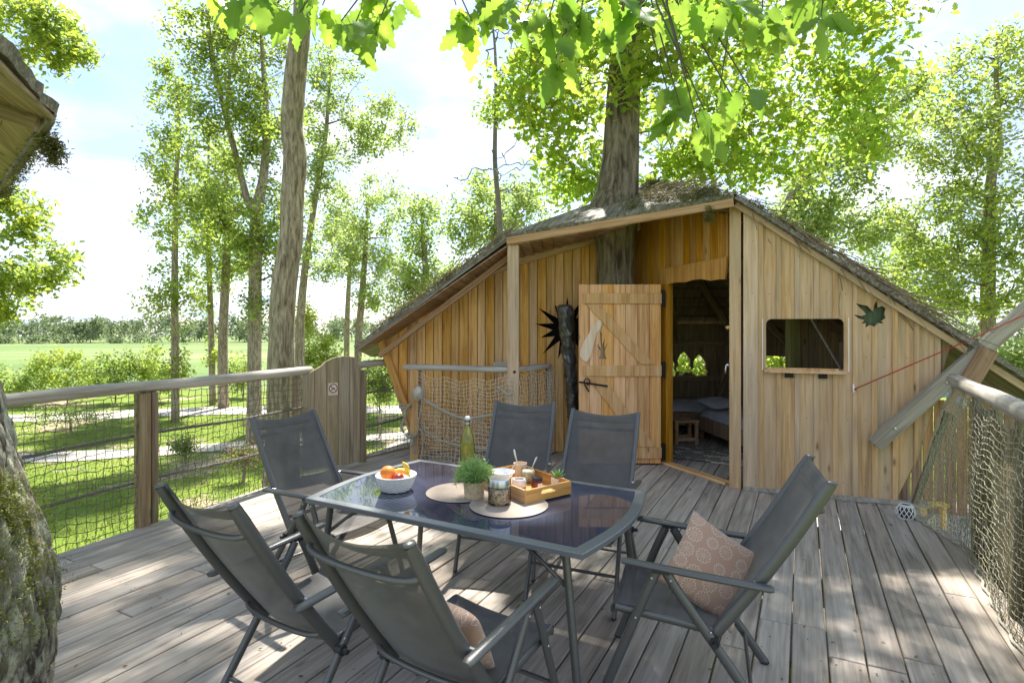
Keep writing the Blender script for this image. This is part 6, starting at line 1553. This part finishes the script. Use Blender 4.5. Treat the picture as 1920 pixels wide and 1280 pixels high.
# ================================================================== overhanging oak twigs close to the camera
def oakleaf(seed):
    rs = random.Random(seed); n = 20; v = []; bend = rs.uniform(.05, .28); fold = rs.uniform(.05, .28); tw = rs.uniform(-.25, .25); ph = rs.uniform(-.4, .4); nl = rs.choice((4.6, 5.1, 5.6))
    for i in range(n + 1):
        t = i / n; env = .30 * math.sin(math.pi * min(1, .06 + .94 * t ** .72)) ** .7 * (.78 + .42 * t)
        wl = env * (.84 + .20 * math.sin(2 * math.pi * nl * t + ph)); wr = env * (.84 + .20 * math.sin(2 * math.pi * nl * t + ph + .9))
        if i == 0: wl = wr = .012
        if i == n: wl = wr = .05
        z = -bend * t * t
        for x in (-wl, -wl * .5, 0, wr * .5, wr):
            v.append((x + tw * t * t * .3, t + .10 * abs(x), z + fold * abs(x) + .018 * math.sin(11 * t + 8 * x) * abs(x) / .2))
    f = [(i * 5 + k, i * 5 + k + 1, (i + 1) * 5 + k + 1, (i + 1) * 5 + k) for i in range(n) for k in range(4)]
    b = len(v); v += [(-.008, -.16, .01), (.008, -.16, .01), (.008, 0.01, 0), (-.008, .01, 0)]; f.append((b, b + 1, b + 2, b + 3))
    return mesh('leaf', v, f, M_leafone, True)
def leafone():
    m, t, b = newmat('single oak leaf'); o = t.nodes['Material Output']; oi = N(t, 'ShaderNodeObjectInfo'); c = N(t, 'ShaderNodeTexCoord').outputs['Object']
    sp = N(t, 'ShaderNodeSeparateXYZ'); t.links.new(c, sp.inputs[0])
    ax = math_(t, 'ABSOLUTE', sp.outputs[0]); vein = math_(t, 'ABSOLUTE', math_(t, 'SINE', math_(t, 'MULTIPLY', math_(t, 'SUBTRACT', sp.outputs[1], math_(t, 'MULTIPLY', ax, .8)), 24)))
    vn = math_(t, 'MAXIMUM', math_(t, 'LESS_THAN', ax, .014), math_(t, 'MULTIPLY', math_(t, 'LESS_THAN', vein, .13), .6))
    col = mixc(t, oi.outputs['Random'], (.055, .125, .014), (.14, .21, .024)); col = mixc(t, math_(t, 'MULTIPLY', vn, .45), col, (.22, .30, .06))
    t.links.new(col, b.inputs['Base Color']); b.inputs['Roughness'].default_value = .42; b.inputs['Specular IOR Level'].default_value = .35
    tc_ = mixc(t, oi.outputs['Random'], (.31, .53, .06), (.46, .66, .08)); tc_ = mixc(t, math_(t, 'MULTIPLY', vn, .4), tc_, (.30, .5, .03))
    tr = N(t, 'ShaderNodeBsdfTranslucent'); t.links.new(tc_, tr.inputs[0]); mx = N(t, 'ShaderNodeMixShader'); mx.inputs[0].default_value = .56
    t.links.new(b.outputs[0], mx.inputs[1]); t.links.new(tr.outputs[0], mx.inputs[2]); t.links.new(mx.outputs[0], o.inputs[0]); return m
M_leafone = leafone()
LM = [oakleaf(s) for s in range(9)]
sprays = [
    ('oak spray hanging into the picture above the forked tree and leaning trunk', [(395, -12, 2), (450, 0, 4), (520, 12, 5), (560, 28, 4), (605, 10, 4), (640, 40, 5), (655, 70, 3), (690, 18, 5), (715, 30, 4), (755, 0, 4), (480, -25, 4), (580, -20, 5), (700, -25, 4)]),
    ('oak spray hanging into the picture above the open sky and stout oak crown', [(855, 10, 4), (885, 40, 4), (905, 10, 5), (955, 0, 4), (985, 25, 3), (1030, 30, 4), (1050, 80, 4), (1042, 110, 3), (1090, 20, 5), (1130, 30, 4), (1150, 60, 3), (1200, 10, 5), (920, -20, 5), (1060, -15, 5), (1160, -20, 4)]),
    ('oak spray drooping in front of the stout oak with a low leaf cluster', [(1255, 20, 4), (1310, 0, 4), (1370, 5, 4), (1430, 20, 5), (1470, 25, 5), (1500, 10, 5), (1540, 30, 5), (1450, 50, 3), (1250, 165, 4), (1290, 150, 4), (1275, 200, 5), (1320, 205, 4), (1350, 165, 3), (1405, 165, 3), (1375, 185, 3), (1310, 240, 3), (1335, -15, 4), (1510, -20, 4)]),
]
SG = 'oak sprays over the deck'
for lb, cl in sprays:
    Yc = 1.75; x0 = sum(c[0] for c in cl) / len(cl); root = P(x0, -220, 2.3)
    e = empty('oak_branch', root, 0, lb, 'branch', SG); tw = MB()
    main = [P(cl[0][0] - 60, -110, 2.0), P(x0 - 80, -120, 2.05), P(x0 + 80, -110, 2.0), P(max(c[0] for c in cl) + 60, -100, 1.95)]
    tw.tube([p[:] for p in [Vector(q) for q in spline(main, 6)]], .007, 6); tw.tube([Vector((root.x, 2.2, 3.40)), root.lerp(Vector((root.x, 2.2, 3.40)), .5), P(x0, -120, 2.05)], [.014, .011, .008], 6)
    allp = [Vector(q) for q in spline(main, 6)]
    for (px, py, n_) in cl:
        Y = random.uniform(1.55, 2.0); c = P(px, py, Y); st_ = min(allp, key=lambda q: (q - c).length)
        tw.tube([st_, st_.lerp(c, .5) + Vector((random.gauss(0, .02), 0, .03)), c], [.0035, .003, .002], 5)
        for k in range(n_):
            a = random.uniform(0, 6.283); tilt = random.uniform(.15, 1.05); d = Vector((math.cos(a) * math.sin(tilt), math.sin(a) * math.sin(tilt), -math.cos(tilt))).normalized()
            fl = Vector((random.gauss(0, .6), -.9 + random.gauss(0, .5), random.gauss(.25, .4))); s_ = random.uniform(.075, .13) 
            u = d.cross(fl); 
            if u.length < .05: u = Vector((1, 0, 0))
            M = frame(c + d * .012 + Vector((random.gauss(0, .012), random.gauss(0, .012), 0)), u, d) @ Matrix.Scale(s_, 4)
            o = objm('leaf', random.choice(LM), e, M)
    tw.build('twig', M_twig, e, smooth=True)

# ================================================================== corner of the neighbouring cabin roof
nb = empty('neighbouring_cabin', (-4.2, 3.6, 0), 0, 'corner of a mossy wooden cabin roof jutting in at upper left', 'cabin')
E0, E1, E2, E3 = Vector((-2.94, 3.60, 3.08)), Vector((-2.30, 2.25, 3.06)), Vector((-5.75, 6.15, 3.02)), Vector((-5.6, 2.9, 3.95))
def tri_slab(a, b, c, th, name, mat, n=14):
    nrm = (b - a).cross(c - a).normalized(); nrm = nrm if nrm.z > 0 else -nrm; v = []; f = []
    idx = {}
    for s in (0, 1):
        for i in range(n + 1):
            for j in range(n + 1 - i):
                p = a + (b - a) * (i / n) + (c - a) * (j / n); q = nrm * (th * s + (.035 * mnoise.noise(p * 4) + .022 * mnoise.noise(p * 11)) * (1 if s else .3)) + Vector((.03 * mnoise.noise(p * 6), .03 * mnoise.noise(p * 6 + Vector((5, 0, 0))), 0)); idx[(s, i, j)] = len(v); v.append(p + q)
    for s in (0, 1):
        for i in range(n):
            for j in range(n - i):
                f.append((idx[(s, i, j)], idx[(s, i + 1, j)], idx[(s, i, j + 1)]))
                if j < n - i - 1: f.append((idx[(s, i + 1, j)], idx[(s, i + 1, j + 1)], idx[(s, i, j + 1)]))
    for i in range(n):
        f.append((idx[(0, i, 0)], idx[(0, i + 1, 0)], idx[(1, i + 1, 0)], idx[(1, i, 0)])); f.append((idx[(0, 0, i)], idx[(0, 0, i + 1)], idx[(1, 0, i + 1)], idx[(1, 0, i)]))
    M = frame(a, b - a, c - a); o = objm(name, mesh(name, [M.inverted() @ p for p in v], f, mat, False), nb, M); sm(o, 40); return o
tri_slab(E0, E1, E3, .07, 'roof', M_roof); tri_slab(E0, E2, E3, .07, 'roof', M_roof)
MB().beam(E0 + Vector((-.05, 0, -.01)), E1 + Vector((-.05, 0, -.01)), .04, .05).build('fascia', M_roof, nb); MB().beam(E0 + Vector((-.04, 0, -.02)), E2 + Vector((-.04, 0, -.02)), .05, .08).build('fascia', M_roof, nb)
def nb_soffit(a, b, c, n):
    for k in range(n):
        t0, t1 = k / n * .8, (k + 1) / n * .8; q = [a.lerp(c, t0), b.lerp(c, t0), b.lerp(c, t1), a.lerp(c, t1)]; q = [p + Vector((0, 0, -.03)) for p in q]
        M = frame(q[0], q[3] - q[0], q[1] - q[0]); Mi = M.inverted(); pol = [((Mi @ p).x, (Mi @ p).y) for p in (q[0], q[3], q[2], q[1])]
        board('soffit_plank', [(p[0] + (.003 if i in (0, 3) else -.003), p[1]) for i, p in enumerate(pol)], M @ Matrix.Translation((0, 0, -.02)), .018, M_post, nb, .001)
nb_soffit(E0, E1, E3, 9); nb_soffit(E0, E2, E3, 9)
MB().beam(E0 + Vector((-.12, .0, -.07)), E3 + Vector((0, 0, -.12)), .06, .09).build('rafter', M_post, nb)
MB().beam(E0.lerp(E3, .25) + Vector((0, .5, -.13)), E0.lerp(E3, .25) + Vector((.1, -.6, -.10)), .07, .09).build('rafter', M_post, nb)
for p in ((-4.6, 3.3), (-5.3, 5.1)): MB().beam((p[0], p[1], -2.6), (p[0], p[1], 3.25), .14, .14, (0, 1, 0)).build('post', M_post, nb)
ep = [E0.lerp(E2, random.uniform(.04, .8)) + Vector((.02, -.02, -.04 + random.gauss(0, .03))) for _ in range(60)]; ep += [E0.lerp(E2, .08) + Vector((random.gauss(.03, .03), 0, random.gauss(-.16, .05))) for _ in range(30)]
V = tuft(3600, ep, .028, .012, .05, .005, -.2); o = objm('moss', mesh_np('moss', V, np.arange(len(V)).reshape(-1, 3), M_moss), nb); o['kind'] = 'stuff'

# ================================================================== seen through the right net
cab = empty('brown_cabin', (9.6, 12.5, -2.5), 0, 'brown boarded cabin seen through the net beyond the yard', 'cabin')
for k in range(26):
    board('wall_board', rect(-.10, .10, 0, 2.6), frame((7.9 + .21 * k, 13.0 - .06 * k, gz(8, 13)), (1, -.28, 0), (0, 0, 1)), .03, M_soffit, cab)
MB().beam((7.5, 12.8, .25), (13.6, 11.2, .25), .9, .08).build('roof', plain('grey blue roof sheet', (.30, .33, .37), .6), cab)
stp = empty('timber_step', (8.65, 11.6, -2.5), 0, 'pale yellow timber step in the yard behind the net', 'step'); z0 = gz(8.65, 11.6)
M_yel = wood('fresh yellow timber', (.52, .33, .09), (.66, .45, .15), (.76, .57, .25), bmp=.1)
for dx_ in (0, .42): MB().beam((8.55 + dx_, 11.6, z0), (8.55 + dx_, 11.6, z0 + .5), .09, .09, (0, 1, 0)).build('leg', M_yel, stp)
MB().beam((8.5, 11.6, z0 + .53), (9.02, 11.6, z0 + .53), .22, .05).build('tread', M_yel, stp)
